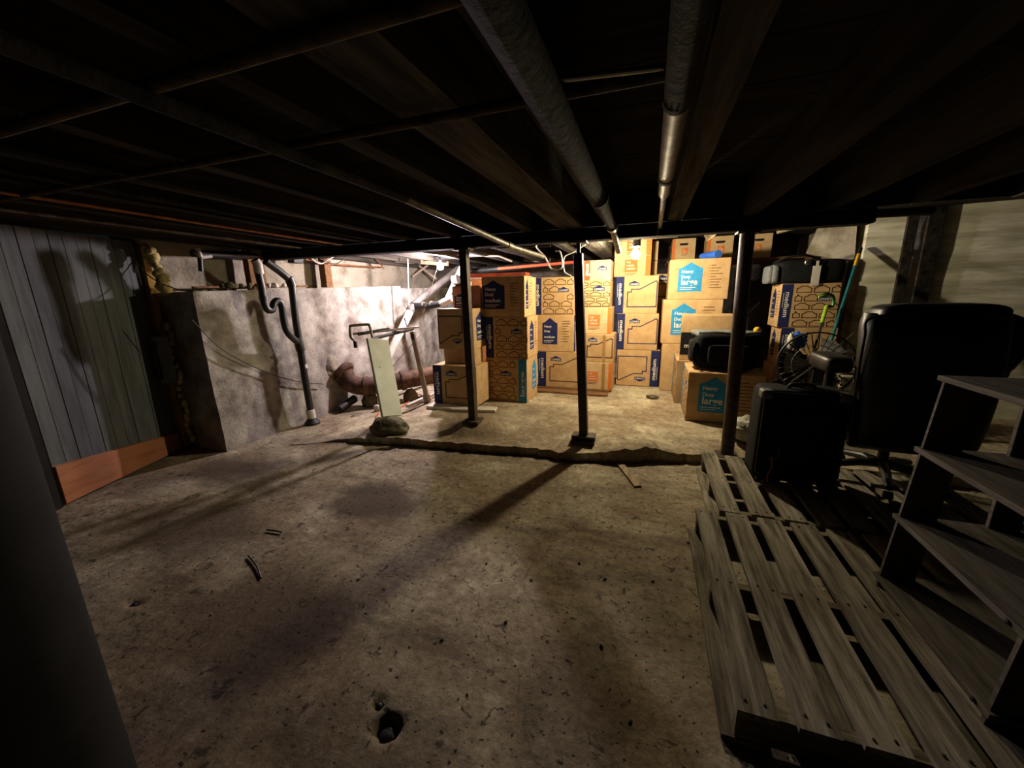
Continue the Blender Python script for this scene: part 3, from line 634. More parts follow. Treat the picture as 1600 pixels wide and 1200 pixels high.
def box(label, x0, x1, y0, y1, z0, z1, front=None, right=None, left=None, top=None, yaw=0, m=None, tape='tape', group=None, flip=(), topseam=True):
    m = m or M_CARD
    base = V(((x0+x1)/2, (y0+y1)/2, z0)); T = thing('cardboard_box', base, label, 'box', group or 'moving boxes')
    # carton with slightly bowed sides
    bm_ = MB(); n = 4; g = .0035; vs = []; fs = []
    bm_.box(x0+.002, x1-.002, y0+.002, y1-.002, z0, z1-.003, 0)
    bm_.build('carton', m, T, smooth=0, bevel=.007, seg=2)
    # two closed top flaps meeting at a seam
    hx = (x1-x0 > y1-y0)
    fl = random.uniform(.002,.005)
    for s_ in (0, 1):
        b = MB()
        if hx: b.box(x0+.008, x1-.008, *((y0+.008, base.y-.002) if s_ == 0 else (base.y+.002, y1-.008)), z1-.004, z1)
        else: b.box(*((x0+.008, base.x-.002) if s_ == 0 else (base.x+.002, x1-.008)), y0+.008, y1-.008, z1-.004, z1)
        b.build('top_flap', m, T, smooth=0)
    acc = {}
    F = {'front': ((x0,y0+.002,z0),(1,0,0),(0,0,1),(0,-1,0),x1-x0,z1-z0), 'right': ((x1-.002,y0,z0),(0,1,0),(0,0,1),(1,0,0),y1-y0,z1-z0), 'left': ((x0+.002,y1,z0),(0,-1,0),(0,0,1),(-1,0,0),y1-y0,z1-z0), 'top': ((x0,y0,z1),(1,0,0),(0,1,0),(0,0,1),x1-x0,y1-y0)}
    for nm, fn in (('front',front),('right',right),('left',left),('top',top)):
        if fn: fn(Face(*F[nm], acc, nm in flip))
    if topseam:
        f = Face(*F['top'], acc)
        if hx: f.rect(tape, 0.006, f.h/2-.025, f.w-.006, f.h/2+.025); 
        else: f.rect(tape, f.w/2-.025, .006, f.w/2+.025, f.h-.006)
    for k, b in acc.items():
        k = k if isinstance(k, str) else k[0]
        if b.v: tag(b.build(PRINTS[k][0], PRINTS[k][1], T, smooth=0), kind='stuff' if k in ('white','line','nline','list') else None)
    T.rotation_euler.z = yaw
    return T
med_house_l = lambda f: house(f, 'l'); med_house_r = lambda f: house(f, 'r')
nav_house_l = lambda f: house(f, 'l', 'nline'); nav_house_r = lambda f: house(f, 'r', 'nline')
brick_l = lambda f: bricks(f, 'l'); brick_n = lambda f: bricks(f, None)
large_brick = lambda f: bricks(f, 'r', 'large', 'lblue')
hv_large = lambda f: heavy(f, 'large', 'lblue'); hv_med = lambda f: heavy(f, 'medium', 'navy')
def side_tag(f): heavy(f, 'medium', 'navy', .22, .34)
def side_blue(f): heavy(f, 'large', 'lblue', .5, .36, False)
def left_large(f): stripe(f, 'l', 'lblue', 'large', .18); bricks(Face(f.o+f.u*(f.w*.1), f.u, f.v, f.n, f.w*.9, f.h, f.acc), None)
def small_f(f): f.rect('red', f.w*.22, .003, f.w*.4, f.h-.003); f.text('white', 'small', f.w*.28, f.h*.85, f.h*.6, -90); logo(f, f.w*.62, f.h*.5, f.w*.26)
def hv_black(f): f.rect('black', .003, f.h*.12, f.w*.72, f.h*.62); f.text('white', 'medium', f.w*.08, f.h*.28, f.w*.42)
def front_tape(fn):
    def g(f): fn(f); f.rect('btape', f.w*.62, .004, f.w*.72, f.h*.98)
    return g
G_ = 'moving boxes stacked at the back'
S0 = SLAB + .006
# column A
for x0, x1_, y0, z0, lb in ((-2.33,-1.62,3.66,S0,'white painted board lying flat under the leftmost boxes, left one'),):
    b = MB().box(-2.32,-1.98,3.62,4.12,S0-.01,S0+.028); tag(b.build('flat_board', M_WHITEWOOD, smooth=0, bevel=.003), 'white painted board under the leftmost box stack', 'board')
    b = MB(); b.bar(V((-2.0,3.66,S0+.012)), V((-1.52,3.76,S0+.012)), .14, .03); tag(b.build('flat_board', M_WHITEWOOD, smooth=0, bevel=.003), 'short white board sticking out beside the leftmost post', 'board')
za = S0+.03
box('house outline medium box at the foot of the leftmost stack', -2.29, -1.745, 3.76, 4.13, za, .615, med_house_l, yaw=.0, group=G_)
box('plain tan box second in the leftmost stack', -2.2, -1.82, 3.88, 4.13, .616, .785, None, group=G_)
box('upside-down house outline medium box in the leftmost stack', -2.245, -1.815, 3.85, 4.42, .786, 1.235, med_house_l, lambda f: heavy(f,'medium','navy',.2,.4), flip=('front',), group=G_)
box('pinkish box with a dark label on top of the leftmost stack', -2.2, -1.84, 4.15, 4.5, 1.236, 1.485, lambda f: heavy(f,'medium','navy',.08,.45,True,.02,.66), m=M_PINK, group=G_)
# column B
box('large box with light blue stripe at the foot of the second stack', -1.805, -1.29, 4.16, 4.62, S0, .65, large_brick, side_blue, yaw=.0, group=G_)
box('rounded pattern medium box in the middle of the second stack', -1.795, -1.28, 4.16, 4.62, .651, 1.13, brick_l, side_tag, yaw=.012, group=G_)
box('medium box with big navy label on top of the second stack', -1.825, -1.305, 4.165, 4.62, 1.131, 1.575, lambda f: heavy(f,'medium','navy',.02,.52), lambda f: (f.rect('tape', .06, f.h*.1, .1, f.h*.95), heavy(f,'medium','navy',.1,.2,True)), yaw=-.01, group=G_)
# timber under column C
for k, (yy, lb) in enumerate(((4.68,'front'),(4.9,'rear'))):
    b = MB().box(-1.55,-.42,yy,yy+.14,S0-.008,S0+.02); tag(b.build('flat_plank', M_BROWNWOOD, smooth=0, bevel=.003), 'brown plank under the third stack of boxes, %s one' % lb, 'plank')
zc = S0+.021
box('house outline medium box at the foot of the third stack', -1.366, -.80, 4.92, 5.4, zc, .635, med_house_l, yaw=0, group=G_)
box('medium box with navy label in the middle of the third stack', -1.385, -.885, 4.92, 5.4, .636, 1.115, hv_med, lambda f: stripe(f,'l','navy','medium'), group=G_)
box('rounded pattern medium box on top of the third stack', -1.425, -.905, 4.92, 5.4, 1.116, 1.583, brick_l, yaw=.01, group=G_)
# column D
hdn = lambda f: hdepot(f, (.12,.28,.36))
box('orange logo box at the foot of the fourth stack', -.735, -.392, 4.92, 5.35, zc, .515, lambda f: (hdepot(f, (.1,.3,.38)), f.rect('btape', f.w*.62, .004, f.w*.74, f.h*.98)), m=M_CARDHD, tape='btape', group=G_)
box('house outline box with brown tape in the fourth stack', -.745, -.388, 4.93, 5.35, .516, .87, front_tape(lambda f: house(f, None)), group=G_)
box('orange logo box with orange edge in the fourth stack', -.785, -.435, 5.0, 5.4, .871, 1.205, lambda f: hdepot(f, (.18,.28,.42)), m=M_CARDHD, group=G_)
box('rounded pattern box near the top of the fourth stack', -.885, -.465, 5.0, 5.4, 1.206, 1.533, brick_n, group=G_)
box('wide red-striped small box on top of the fourth stack', -.895, -.47, 5.05, 5.4, 1.534, 1.775, small_f, m=M_CARDHD, group=G_)
# column E
box('medium box with navy stripe at right at the foot of the fifth stack', -.375, .172, 5.36, 5.85, S0, .628, lambda f: house(f,'l','nline'), flip=('front',), group=G_)
box('navy striped medium box in the middle of the fifth stack', -.395, .13, 5.36, 5.85, .629, 1.108, nav_house_l, group=G_)
box('navy striped medium box third up in the fifth stack', -.425, .1, 5.36, 5.85, 1.109, 1.584, nav_house_l, yaw=-.008, group=G_)
box('orange striped box behind the warm bulb', -.475, -.01, 5.5, 5.9, 1.585, 1.84, lambda f: hdepot(f, (.3,.22,.34)), m=M_CARDHD, group=G_)
box('orange striped box under the floorboards behind the warm bulb', -.475, -.01, 5.5, 5.9, 1.841, 2.06, lambda f: (hdepot(f, (.34,.3,.34)),), m=M_CARDHD, group=G_)
# a stack half hidden behind the fifth one
box('plain box low behind the fifth stack', .05, .62, 5.9, 6.35, S0, .78, None, group=G_)
box('plain box behind the fifth stack at mid height', .05, .62, 5.9, 6.35, .781, 1.25, None, group=G_)
box('navy outlined box peeping out behind the fifth stack', .0, .56, 5.9, 6.35, 1.251, 1.62, lambda f: house(f, None, 'nline'), group=G_)
box('box with a hand hole standing between bulb and joist', -.0, .075, 5.92, 6.3, 1.621, 2.06, lambda f: f.rect('list', f.w*.2, f.h*.4, f.w*.9, f.h*.43), m=M_CARDHD, group=G_, topseam=False)
# column F
box('plain large box at the back of the blue label stack', .185, .84, 5.2, 5.7, S0, .745, None, group=G_)
box('light blue label large box under the top one', .16, .825, 5.2, 5.75, .746, 1.283, hv_large, lambda f: None, yaw=.01, group=G_)
box('light blue label large box on top of its stack', .205, .865, 5.2, 5.75, 1.284, 1.752, hv_large, yaw=0, group=G_)
box('large box against the black striped one with patterned left side', .33, .93, 4.6, 5.16, S0, .632, hv_large, None, left_large, group=G_)
box('light blue label large box in front with the bag on top', .4, 1.05, 3.99, 4.57, S0, .62, hv_large, None, left_large, yaw=.0, group=G_)
box('box with a black stripe behind the black bag', .36, .88, 4.62, 5.0, .634, 1.13, hv_black, None, lambda f: heavy(f,'medium','navy',.3,.3), lambda f: (f.rect('lblue', f.w*.12, f.h*.3, f.w*.2, f.h*.6), f.rect('list', f.w*.3, f.h*.5, f.w*.5, f.h*.6)), yaw=-.06, group=G_)
# column G
box('box at the foot of the right-hand stack', 1.36, 1.9, 5.0, 5.38, S0, .55, None, group=G_)
box('medium box below the topmost of the right-hand stack', 1.39, 1.91, 5.0, 5.38, .551, .975, lambda f: stripe(f,'l','navy','medium',.24), None, side_tag, group=G_)
box('rounded pattern medium box under the black duffel', 1.345, 1.875, 5.0, 5.39, .976, 1.44, lambda f: bricks(f,'l'), None, side_tag, yaw=0, group=G_)
# shelf with three small boxes
SH = thing('wall_shelf', (1.0,6.2,1.74), 'rough wooden shelf under the small orange logo boxes', 'shelf')
MB().box(.2,1.95,6.1,6.9,1.775,1.8).build('shelf_board', M_BROWNWOOD, SH, smooth=0, bevel=.003)
for x in (.66, 1.12, 1.9): MB().box(x-.03,x+.03,6.12,6.18,S0-.01,1.775).build('leg', M_BROWNWOOD, SH, smooth=0)
hdh = lambda f: hdepot(f, (.36,.3,.26), False, True)
hdhl = lambda f: hdepot(f, (.42,.3,.26), False, True, True)
box('small orange logo box with hand hole, left of three on the shelf', .255, .56, 6.12, 6.5, 1.801, 2.095, hdhl, m=M_CARDHD, group='small boxes on the high shelf')
box('small orange logo box with hand hole, middle of three on the shelf', .7, 1.02, 6.12, 6.5, 1.801, 2.1, hdhl, m=M_CARDHD, group='small boxes on the high shelf')
box('small orange logo box with hand hole beside the round post', 1.165, 1.47, 6.12, 6.5, 1.801, 2.1, hdh, m=M_CARDHD, group='small boxes on the high shelf')
# rolled blue tube
b = MB(); p0, p1 = Y(1117,393,5.6), Y(1095,405,5.85)
p0 = V((.73,5.27,1.80)); p1 = V((.60,5.6,1.80)); 
tag(MB().lathe(p0, [(.028,0),(.045,0),(.045,(p1-p0).length),(.028,(p1-p0).length),(.028,0.002)], 18, (p1-p0)).build('rolled_mat', M_BLUE, smooth=50), 'rolled blue tube on the topmost light blue label box', 'tube')
# long brick-patterned flat parcel and pale lid behind second stack
FP = thing('flat_carton', (-1.75,4.9,1.584), 'long flat carton with red speckled edge lying behind the second stack', 'box')
MB().box(-2.27,-1.22+-.22,4.68,4.9,1.576,1.60).build('lid', M_WHITEWOOD, FP, smooth=0, bevel=.002)
b = MB().box(-2.25,-1.46,4.69,4.89,1.6,1.645); b.build('band', M_BRICKRED, FP, smooth=0, bevel=.002)
SB = thing('cardboard_box', (-1.9,4.8,S0), 'plain tan box standing behind the second stack', 'box')
MB().box(-2.2,-1.46,4.68,4.9,S0,1.575).build('carton', M_CARD, SB, smooth=0, bevel=.006); MB().box(-2.19,-1.47,4.69,4.89,1.5745,1.577).build('top_flap', M_CARD, SB, smooth=0)

# ------------------------------------------------------------------ luggage and clutter at right
# black bag on the large box
T = thing('travel_bag', (.72,4.26,.62), 'black travel bag with grey top on the large box', 'bag')
MB().cushion((.73,4.27,.812), (.56,.34,.36), .3, .35, lump=.06, seed=2).build('body', M_BLACKFAB, T, smooth=70)
MB().cushion((.73,4.29,.965), (.54,.32,.07), .6, .4, lump=.25, seed=4).build('grey_top', M_GREYFAB, T, smooth=70)
MB().cushion((.455,4.24,.80), (.1,.24,.22), .4, .45, lump=.1, seed=5).build('side_pocket', M_BLACKFAB, T, smooth=70)
MB().tube(bez([(.45,4.16,.9),(.43,4.08,.84),(.44,4.07,.74),(.5,4.09,.66)]), .012, 8).build('strap', M_BLACKFAB, T)
MB().tube(bez([(.47,4.1,.99),(.6,4.05,1.0),(.8,4.06,.985),(.98,4.1,1.0)]), .012, 8).build('zip_piping', M_GREYFAB, T)
MB().cushion((.74,4.085,.78), (.36,.06,.2), .35, .35, lump=.05).build('front_pocket', M_BLACKFAB, T, smooth=70)
tag(MB().blob((1.0,4.3,1.0), (.035,.03,.035), 3, .15, 2).build('yellow_ball', M_YELLOW, smooth=60), 'small yellow object on the end of the black bag', 'ball')
# duffel on G
T = thing('duffel_bag', (1.55,5.18,1.441), 'black duffel with grey end and luggage tag on the right-hand stack', 'bag')
MB().cushion((1.6,5.18,1.565), (.62,.34,.25), .32, .3, lump=.05, seed=7).build('body', M_BLACKFAB, T, smooth=70)
MB().cushion((1.275,5.16,1.545), (.07,.3,.2), .4, .4).build('end_pocket', M_GREYFAB, T, smooth=70)
MB().cushion((1.235,5.16,1.54), (.06,.26,.19), .4, .4).build('end_pocket', M_GREYFAB, T, smooth=70)
MB().tube(bez([(1.25,5.05,1.66),(1.35,5.0,1.71),(1.5,5.0,1.725),(1.66,5.05,1.69)]), .011, 8).build('strap', M_BLACKFAB, T)
p = Y(1278,412,4.98); b = MB(); b.box(p.x-.035,p.x+.035,4.985,4.99,p.z-.22,p.z-.02); b.box(p.x-.012,p.x+.012,4.985,4.99,p.z-.02,p.z+.03); tag(b.build('luggage_tag', M_CABLE, T, smooth=0), 'white paper luggage tag')
p = Y(1261,410,4.98); MB().cushion(p, (.045,.03,.06), .8, .8).build('buckle', M_CHROME, T)
# upright suitcase
T = thing('suitcase', (.93,2.83,.15), 'black upright suitcase standing on the rear pallet', 'suitcase')
R_ = Matrix.Rotation(.03, 3, 'Y')
MB().cushion((.935,2.83,.475), (.47,.25,.60), .16, .2, nu=40, nv=24).build('shell', M_BLACKFAB, T, smooth=70)
MB().cushion((.94,2.715,.44), (.37,.05,.44), .2, .2).build('front_pocket', M_BLACKFAB, T, smooth=70)
pr = [(.72,2.705,.23),(.72,2.705,.72),(.76,2.705,.76),(1.1,2.705,.755),(1.15,2.705,.71),(1.155,2.705,.24),(1.1,2.705,.19),(.77,2.705,.19),(.72,2.705,.23)]
MB().tube(pr, .008, 8).build('piping', M_RUBBER, T)
MB().tube(bez([(.86,2.8,.77),(.88,2.79,.8),(.98,2.79,.8),(1.0,2.8,.77)]), .012, 8).build('carry_handle', M_RUBBER, T)
for x in (.75, 1.11): MB().lathe((x-.018,2.74,.178), [(.02,0),(.026,.004),(.026,.032),(.02,.036)], 16, (1,0,0)).build('wheel', M_RUBBER, T)
for x in (.75, 1.11): MB().lathe((x-.018,2.92,.178), [(.02,0),(.026,.004),(.026,.032),(.02,.036)], 16, (1,0,0)).build('wheel', M_RUBBER, T)
for x in (.73, 1.13): MB().cushion((x,2.74,.745), (.07,.1,.06), .5, .5).build('corner_guard', M_GREYBOX, T, smooth=70)
MB().box(.935,.965,2.682,2.688,.215,.22).build('badge', M_CHROME, T, smooth=0)
MB().tube(bez([(.79,2.69,.35),(.80,2.68,.28),(.785,2.685,.22),(.79,2.69,.17)]), .004, 6).build('red_cord', M_RED, T)
MB().tube(bez([(.78,2.69,.33),(.81,2.68,.34),(.83,2.685,.38),(.82,2.69,.42)]), .003, 6).build('loose_thread', M_GREYFAB, T)
# office chair
CHX, CHY, PT = 1.49, 2.86, .15
T = thing('office_chair', (CHX,CHY,PT), 'big black leather office chair seen from behind on the pallet', 'chair')
Rb = Matrix.Rotation(math.radians(-5), 3, 'X')
def back_panel():
    vs, fs = [], []; nu, nv = 24, 22; 
    for side in (0, 1):
        for j in range(nv+1):
            v = j/nv; zz = .44 + .80*v; half = .315*(1 - .10*(1-v)**2) * (1 - max(0, (v-.9)/.1)**2*.06)
            for i in range(nu+1):
                u = -1 + 2*i/nu; e = (1-abs(u)**6)**.5 if abs(u) < 1 else 0; ev = (1-abs(2*v-1)**14)
                d = (.03 + .075*e*ev) * (1 if side else -1) ; bow = -.035*math.sin(v*math.pi) + .04*u*u
                vs.append(V((CHX + u*half, CHY-.10 + bow + d*.9 + .04*(v-.5), zz)))
    k = (nu+1)*(nv+1)
    for s_ in (0,1):
        for j in range(nv):
            for i in range(nu): fs.append(tuple(s_*k + q for q in (j*(nu+1)+i, j*(nu+1)+i+1, (j+1)*(nu+1)+i+1, (j+1)*(nu+1)+i)))
    for j in range(nv):
        for i in (0, nu): a = j*(nu+1)+i; c = (j+1)*(nu+1)+i; fs.append((a, c, k+c, k+a))
    for i in range(nu):
        for j in (0, nv): a = j*(nu+1)+i; fs.append((a, a+1, k+a+1, k+a))
    return MB().add(vs, fs)
back_panel().build('backrest', M_LEATHER, T, smooth=50)
MB().cushion((CHX+.02,CHY-.02,1.225), (.56,.24,.14), .5, .35, lump=.04, seed=3, nu=36).build('headrest_cushion', M_LEATHER, T, smooth=70)
MB().cushion((CHX+.34,CHY+.06,1.05), (.2,.26,.36), .5, .5, rot=Matrix.Rotation(.35,3,'Y'), lump=.05, seed=9).build('side_wing', M_LEATHER, T, smooth=70)
MB().tube(bez([(CHX-.30,CHY-.14,.5),(CHX-.315,CHY-.13,.8),(CHX-.318,CHY-.12,1.1),(CHX-.30,CHY-.11,1.215),(CHX-.1,CHY-.17,1.235),(CHX+.15,CHY-.17,1.232),(CHX+.3,CHY-.11,1.2)]), .009, 8).build('piping', M_LEATHER, T)
MB().cushion((CHX,CHY+.2,.55), (.6,.56,.16), .4, .35, lump=.04).build('seat', M_LEATHER, T, smooth=70)
for s_ in (-1, 1):
    b = MB(); ax = CHX + s_*.35; b.tube(bez([(ax+.02,CHY+.12,.5),(ax+.01,CHY+.14,.62),(ax,CHY+.14,.74),(ax,CHY+.14,.88)]), .028, 12)
    A = b.build('arm_post', M_BLACKPIPE, T); MB().cushion((ax-.01,CHY+.14,.92), (.16,.34,.11), .5, .5).build('arm_pad', M_LEATHER, A, smooth=70)
    MB().lathe((ax+.04,CHY-.03,.965), [(.008,0),(.008,.018),(.003,.02)], 10).build('knob', M_BLACKPIPE, A)
MB().lathe((CHX,CHY+.12,PT), [(.028,.1),(.028,.22),(.02,.23),(.02,.34)], 16).build('gas_column', M_BLACKPIPE, T)
MB().box(CHX-.13,CHX+.13,CHY,CHY+.24,.475,.5).build('seat_plate', M_BLACKPIPE, T, smooth=0, bevel=.004)
for k in range(5):
    a = math.radians(20+72*k+18); d = V((math.cos(a), math.sin(a), 0)); c = V((CHX, CHY+.12, PT))
    Lg = MB().tube([c+V((0,0,.12)), c+d*.12+V((0,0,.115)), c+d*.3+V((0,0,.075))], [.03,.027,.02], 10).build('star_leg', M_BLACKPIPE, T)
    w_ = c+d*.3+V((0,0,.027)); t_ = V((-d.y,d.x,0))
    MB().lathe(w_-t_*.022, [(.02,0),(.026,.004),(.026,.04),(.02,.044)], 14, t_).build('caster', M_RUBBER, Lg)
# fan, broom, tools
T = thing('floor_fan', (1.25,3.72,SLAB), 'dark wire cage fan behind the suitcase', 'fan')
fc = V((1.27,3.62,.80)); fr = .25; ax = V((-.35,-.93,.1)).normalized(); fu = ax.cross(V((0,0,1))).normalized(); fv = fu.cross(ax)
for dd in (-.05, .05): MB().tube([fc+ax*dd+(fu*math.cos(t)+fv*math.sin(t))*fr for t in [2*math.pi*k/40 for k in range(41)]], .006, 6).build('cage_ring', M_BLACKPIPE, T)
MB().tube([fc+(fu*math.cos(t)+fv*math.sin(t))*(fr*.6)+ax*.07 for t in [2*math.pi*k/32 for k in range(33)]], .003, 6).build('cage_ring', M_GALV, T)
for k in range(28):
    t = 2*math.pi*k/28; d = fu*math.cos(t)+fv*math.sin(t)
    MB().tube([fc+ax*.075+d*.03, fc+ax*.07+d*fr*.6, fc+ax*.04+d*fr*.95, fc-ax*.04+d*fr*.95, fc-ax*.07+d*fr*.5], .0025, 5).build('cage_wire', M_BLACKPIPE, T)
MB().lathe(fc, [(.04,.06),(.045,.05),(.04,-.05),(.05,-.06),(.05,-.16),(.03,-.18)], 16, ax).build('motor', M_BLACKPIPE, T)
for k in range(3):
    t = 2*math.pi*k/3; vs = []
    for i in range(7):
        for j in range(3):
            r0 = .04 + .17*i/6; tt = t + (j-1)*(.35+.12*i/6); d = fu*math.cos(tt)+fv*math.sin(tt); vs.append(fc + d*r0 + ax*((j-1)*.025))
    q = vs + [p - ax*.004 for p in vs]; fs = [(i*3+j,i*3+j+1,(i+1)*3+j+1,(i+1)*3+j) for i in range(6) for j in range(2)]
    fs += [tuple(21+i for i in f) for f in fs]
    MB().add(q, fs).build('blade', M_GREYFAB, T, smooth=60)
MB().tube([fc-ax*.12+V((0,0,-.03)), V((fc.x-ax.x*.12,fc.y-ax.y*.12,SLAB+.03))], .014, 10).build('stem', M_BLACKPIPE, T)
MB().lathe((fc.x-ax.x*.12,fc.y-ax.y*.12,SLAB), [(.17,.0),(.17,.015),(.06,.04),(.02,.05)], 24).build('base', M_BLACKPIPE, T)
bt, bb = Y(1345,388,5.06), V((1.40,4.02,.17)); d = (bb-bt)
T = thing('broom', bb, 'teal broom handle with yellow tip leaning on the right wall', 'broom')
MB().tube([bt+d*.1, bb], .014, 12).build('handle', M_TEAL, T); MB().tube([bt+d*.035, bt+d*.11], .0165, 12).build('yellow_grip', M_YELLOW, T); MB().tube([bt, bt+d*.037], .017, 12).build('hanging_cap', M_RUBBER, T)
b = MB(); b.bar(bb+V((-.12,.02,.0)), bb+V((.12,-.02,.0)), .05, .06); b.build('brush_head', M_GREEN, T, smooth=0, bevel=.008)
g0 = Y(1243,650,4.0); g1 = Y(1284,505,4.5); g2 = Y(1299,470,4.62)
T = thing('garden_tool', V((g0.x,g0.y,.2)), 'black-shafted tool with lime grip and hooked green end', 'tool')
MB().tube([g0, g1], .011, 8).build('shaft', M_RUBBER, T); MB().tube([g1-(g1-g0).normalized()*.0, g2-V((.03,0,.05))], .016, 10).build('lime_grip', M_LIME, T)
MB().tube(bez([g2-V((.03,0,.05)), Y(1301,478,4.64), Y(1302,464,4.64), Y(1292,459,4.62), Y(1280,463,4.6)]), .014, 10).build('green_hook', M_GREEN, T)
MB().tube(bez([Y(1294,463,4.59), Y(1287,462,4.58), Y(1279,464,4.57)]), .009, 8).build('lime_trim', M_LIME, T)
for k, (a, c, lb) in enumerate(((Y(1198,625,3.9), Y(1262,520,4.5), 'black pole leaning nearest the round post'), (Y(1205,640,3.8), Y(1275,545,4.3), 'black pole leaning in front of another by the fan'), (Y(1150,505,5.6), Y(1187,472,5.6), 'grey bar slanting left of the right-hand stack'))):
    a = V(a); c = V(c)
    if k < 2: a = a + (a-c)*((a.z-.15)/max(.01,(c.z-a.z)))
    tag(MB().tube([a, c] if k < 2 else [V((1.02,5.6,S0)), V((1.03,5.6,a.z-.12)), a, c], .012, 8).build('leaning_pole', M_RUBBER if k < 2 else M_GREYBOX), lb, 'pole')
tag(MB().tube([Y(1215,612,2.86), Y(1282,565,3.3), Y(1335,520,3.7)], .006, 8).build('thin_rod', M_CHROME), 'thin shiny rod slanting above the suitcase', 'rod')
T = thing('work_glove', Y(1245,555,4.35), 'crumpled blue and white cloth beside the right-hand stack', 'cloth')
MB().blob(Y(1247,532,4.4), (.07,.05,.075), 5, .5, 3, 2.6).build('blue_part', M_BLUE, T, smooth=60); MB().blob(Y(1236,533,4.36), (.03,.03,.085), 8, .4, 3, 2.4).build('white_part', M_CABLE, T, smooth=60)
MB().blob(Y(1240,570,4.4)-V((0,0,.02)), (.13,.1,.16), 12, .4, 3, 2.4).build('dark_part', M_BLACKFAB, T, smooth=60)
tag(MB().blob((1.32,4.42,.3), (.2,.16,.2), 15, .45, 3, 2, flat=-.165).build('black_sack', M_BLACKFAB, smooth=60), 'black crumpled sack behind the fan', 'sack')
# laundry basket on a low table
T = thing('low_table', (1.92,4.35,SLAB), 'low board table under the cream basket', 'table')
MB().box(1.64,2.2,4.1,4.65,.40,.425).build('table_top', M_STUD, T, smooth=0, bevel=.003)
for x in (1.67, 2.17):
    for y in (4.13, 4.62): MB().box(x-.02,x+.02,y-.02,y+.02,S0-.005,.40).build('leg', M_BROWNWOOD, T, smooth=0)
MB().box(1.65,2.19,4.12,4.14,.25,.27).build('rail', M_GIRD, T, smooth=0)
T = thing('laundry_basket', (1.91,4.38,.425), 'cream plastic basket with holes on the low table', 'basket')
x0, x1_, y0, y1_ = 1.68, 2.14, 4.18, 4.58
MB().box(x0+.01,x1_-.01,y0+.01,y1_-.01,.426,.436).build('base', M_BASKET, T, smooth=0)
b = MB()
for k in range(15): x = x0+.02+(x1_-x0-.04)*k/14; b.box(x-.006,x+.006,y0,y0+.008,.43,.6); b.box(x-.006,x+.006,y1_-.008,y1_,.43,.6)
for k in range(12): y = y0+.02+(y1_-y0-.04)*k/11; b.box(x0,x0+.008,y-.006,y+.006,.43,.6); b.box(x1_-.008,x1_,y-.006,y+.006,.43,.6)
for zz in (.44,.475,.51,.545): b.box(x0,x1_,y0+.001,y0+.007,zz-.005,zz+.005); b.box(x0+.001,x0+.007,y0,y1_,zz-.005,zz+.005); b.box(x1_-.007,x1_-.001,y0,y1_,zz-.005,zz+.005)
b.build('lattice_sides', M_BASKET, T, smooth=0)
MB().tube([(x0,y0,.605),(x1_,y0,.605),(x1_,y1_,.605),(x0,y1_,.605),(x0,y0,.605)], .014, 8).build('rim', M_BASKET, T)
tag(MB().blob((1.91,4.4,.52), (.19,.15,.12), 21, .4, 3, 2.2, flat=-.08).build('folded_linen', M_WHITEWOOD, smooth=60), 'pale linen heaped in the cream basket', 'linen')
p = Z(1162,688,.16)
tag(MB().blob((p.x+.02,p.y+.12,SLAB+.085), (.12,.1,.11), 31, .4, 3, 2.4, flat=-.085).build('plastic_sack', M_PLASTICBAG, smooth=60), 'pale crumpled plastic sack at the foot of the round post', 'sack')
# two tall dark posts before right wall
for k, (x, wd, lb) in enumerate(((2.37,.085,'tall dark timber against the right wall, left of two'), (2.53,.12,'tall dark timber against the right wall, right of two'))):
    tag(MB().bar((x,rwy(x)-.034,-.005), (x-.02,rwy(x)-.034,2.118), wd, .03, up=(0,1,0)).build('wall_timber', M_TIMBER, smooth=0, bevel=.004), lb, 'timber')

# ------------------------------------------------------------------ pallets
def pallet(label, x0, x1_, y0, y1_, n, zt=.15, jit=.01, seed=1, skip=()):
    rr = random.Random(seed); T = thing('wooden_pallet', ((x0+x1_)/2,(y0+y1_)/2,0), label, 'pallet', 'wooden pallets on the floor')
    pitch = (x1_-x0)/n; wd = pitch*.69
    for i in range(n):
        if i in skip: continue
        a = x0 + pitch*i; e0, e1 = rr.uniform(-jit,jit), rr.uniform(-jit,jit); w_ = wd*rr.uniform(.93,1.06)
        b = MB(); vs = []; nn = 8
        for k in range(nn+1):
            y = y0-.012+e0 + (y1_-y0+.024+e1-e0)*k/nn; wob = .004*noise.noise(V((i*3+seed, y*5, 0)))
            for dx, z in ((0,zt-.02),(w_,zt-.02),(w_,zt),(0,zt)): vs.append((a+dx+wob*(1 if dx else -1), y, z - .0018 + .0018*noise.noise(V((i*5, y*4, dx*9)))))
        fs = [(k*4+q, k*4+(q+1)%4, k*4+4+(q+1)%4, k*4+4+q) for k in range(nn) for q in range(4)] + [(0,1,2,3), (nn*4+3,nn*4+2,nn*4+1,nn*4)]
        D_ = b.add(vs, fs).build('deck_board', M_PALLET, T, smooth=0)
        b = MB()
        for yy in (y0+.02, (y0+y1_)/2, y1_-.02):
            for xx in (a+w_*.25, a+w_*.75): b.lathe((xx, yy+rr.uniform(-.01,.01), zt-.001), [(.0045,0),(.0045,.0022),(.001,.003)], 8)
        b.build('nail_heads', M_SCREW, D_, smooth=0)
    for y in (y0, (y0+y1_)/2-.02, y1_-.04): MB().box(x0+.005, x1_-pitch+wd, y, y+.04, .02, zt-.021).build('stringer', M_PALLETX, T, smooth=0, bevel=.003)
    for i in range(0, n, 2):
        a = x0 + pitch*i - .03; MB().box(a, a+wd, y0-.004, y1_+.004, -.001, .019).build('bottom_board', M_PALLET, T, smooth=0, bevel=.002)
    return T
pallet('long wooden pallet in the right foreground under the shelf unit', .325, 1.42, 1.09, 2.235, 7, seed=3)
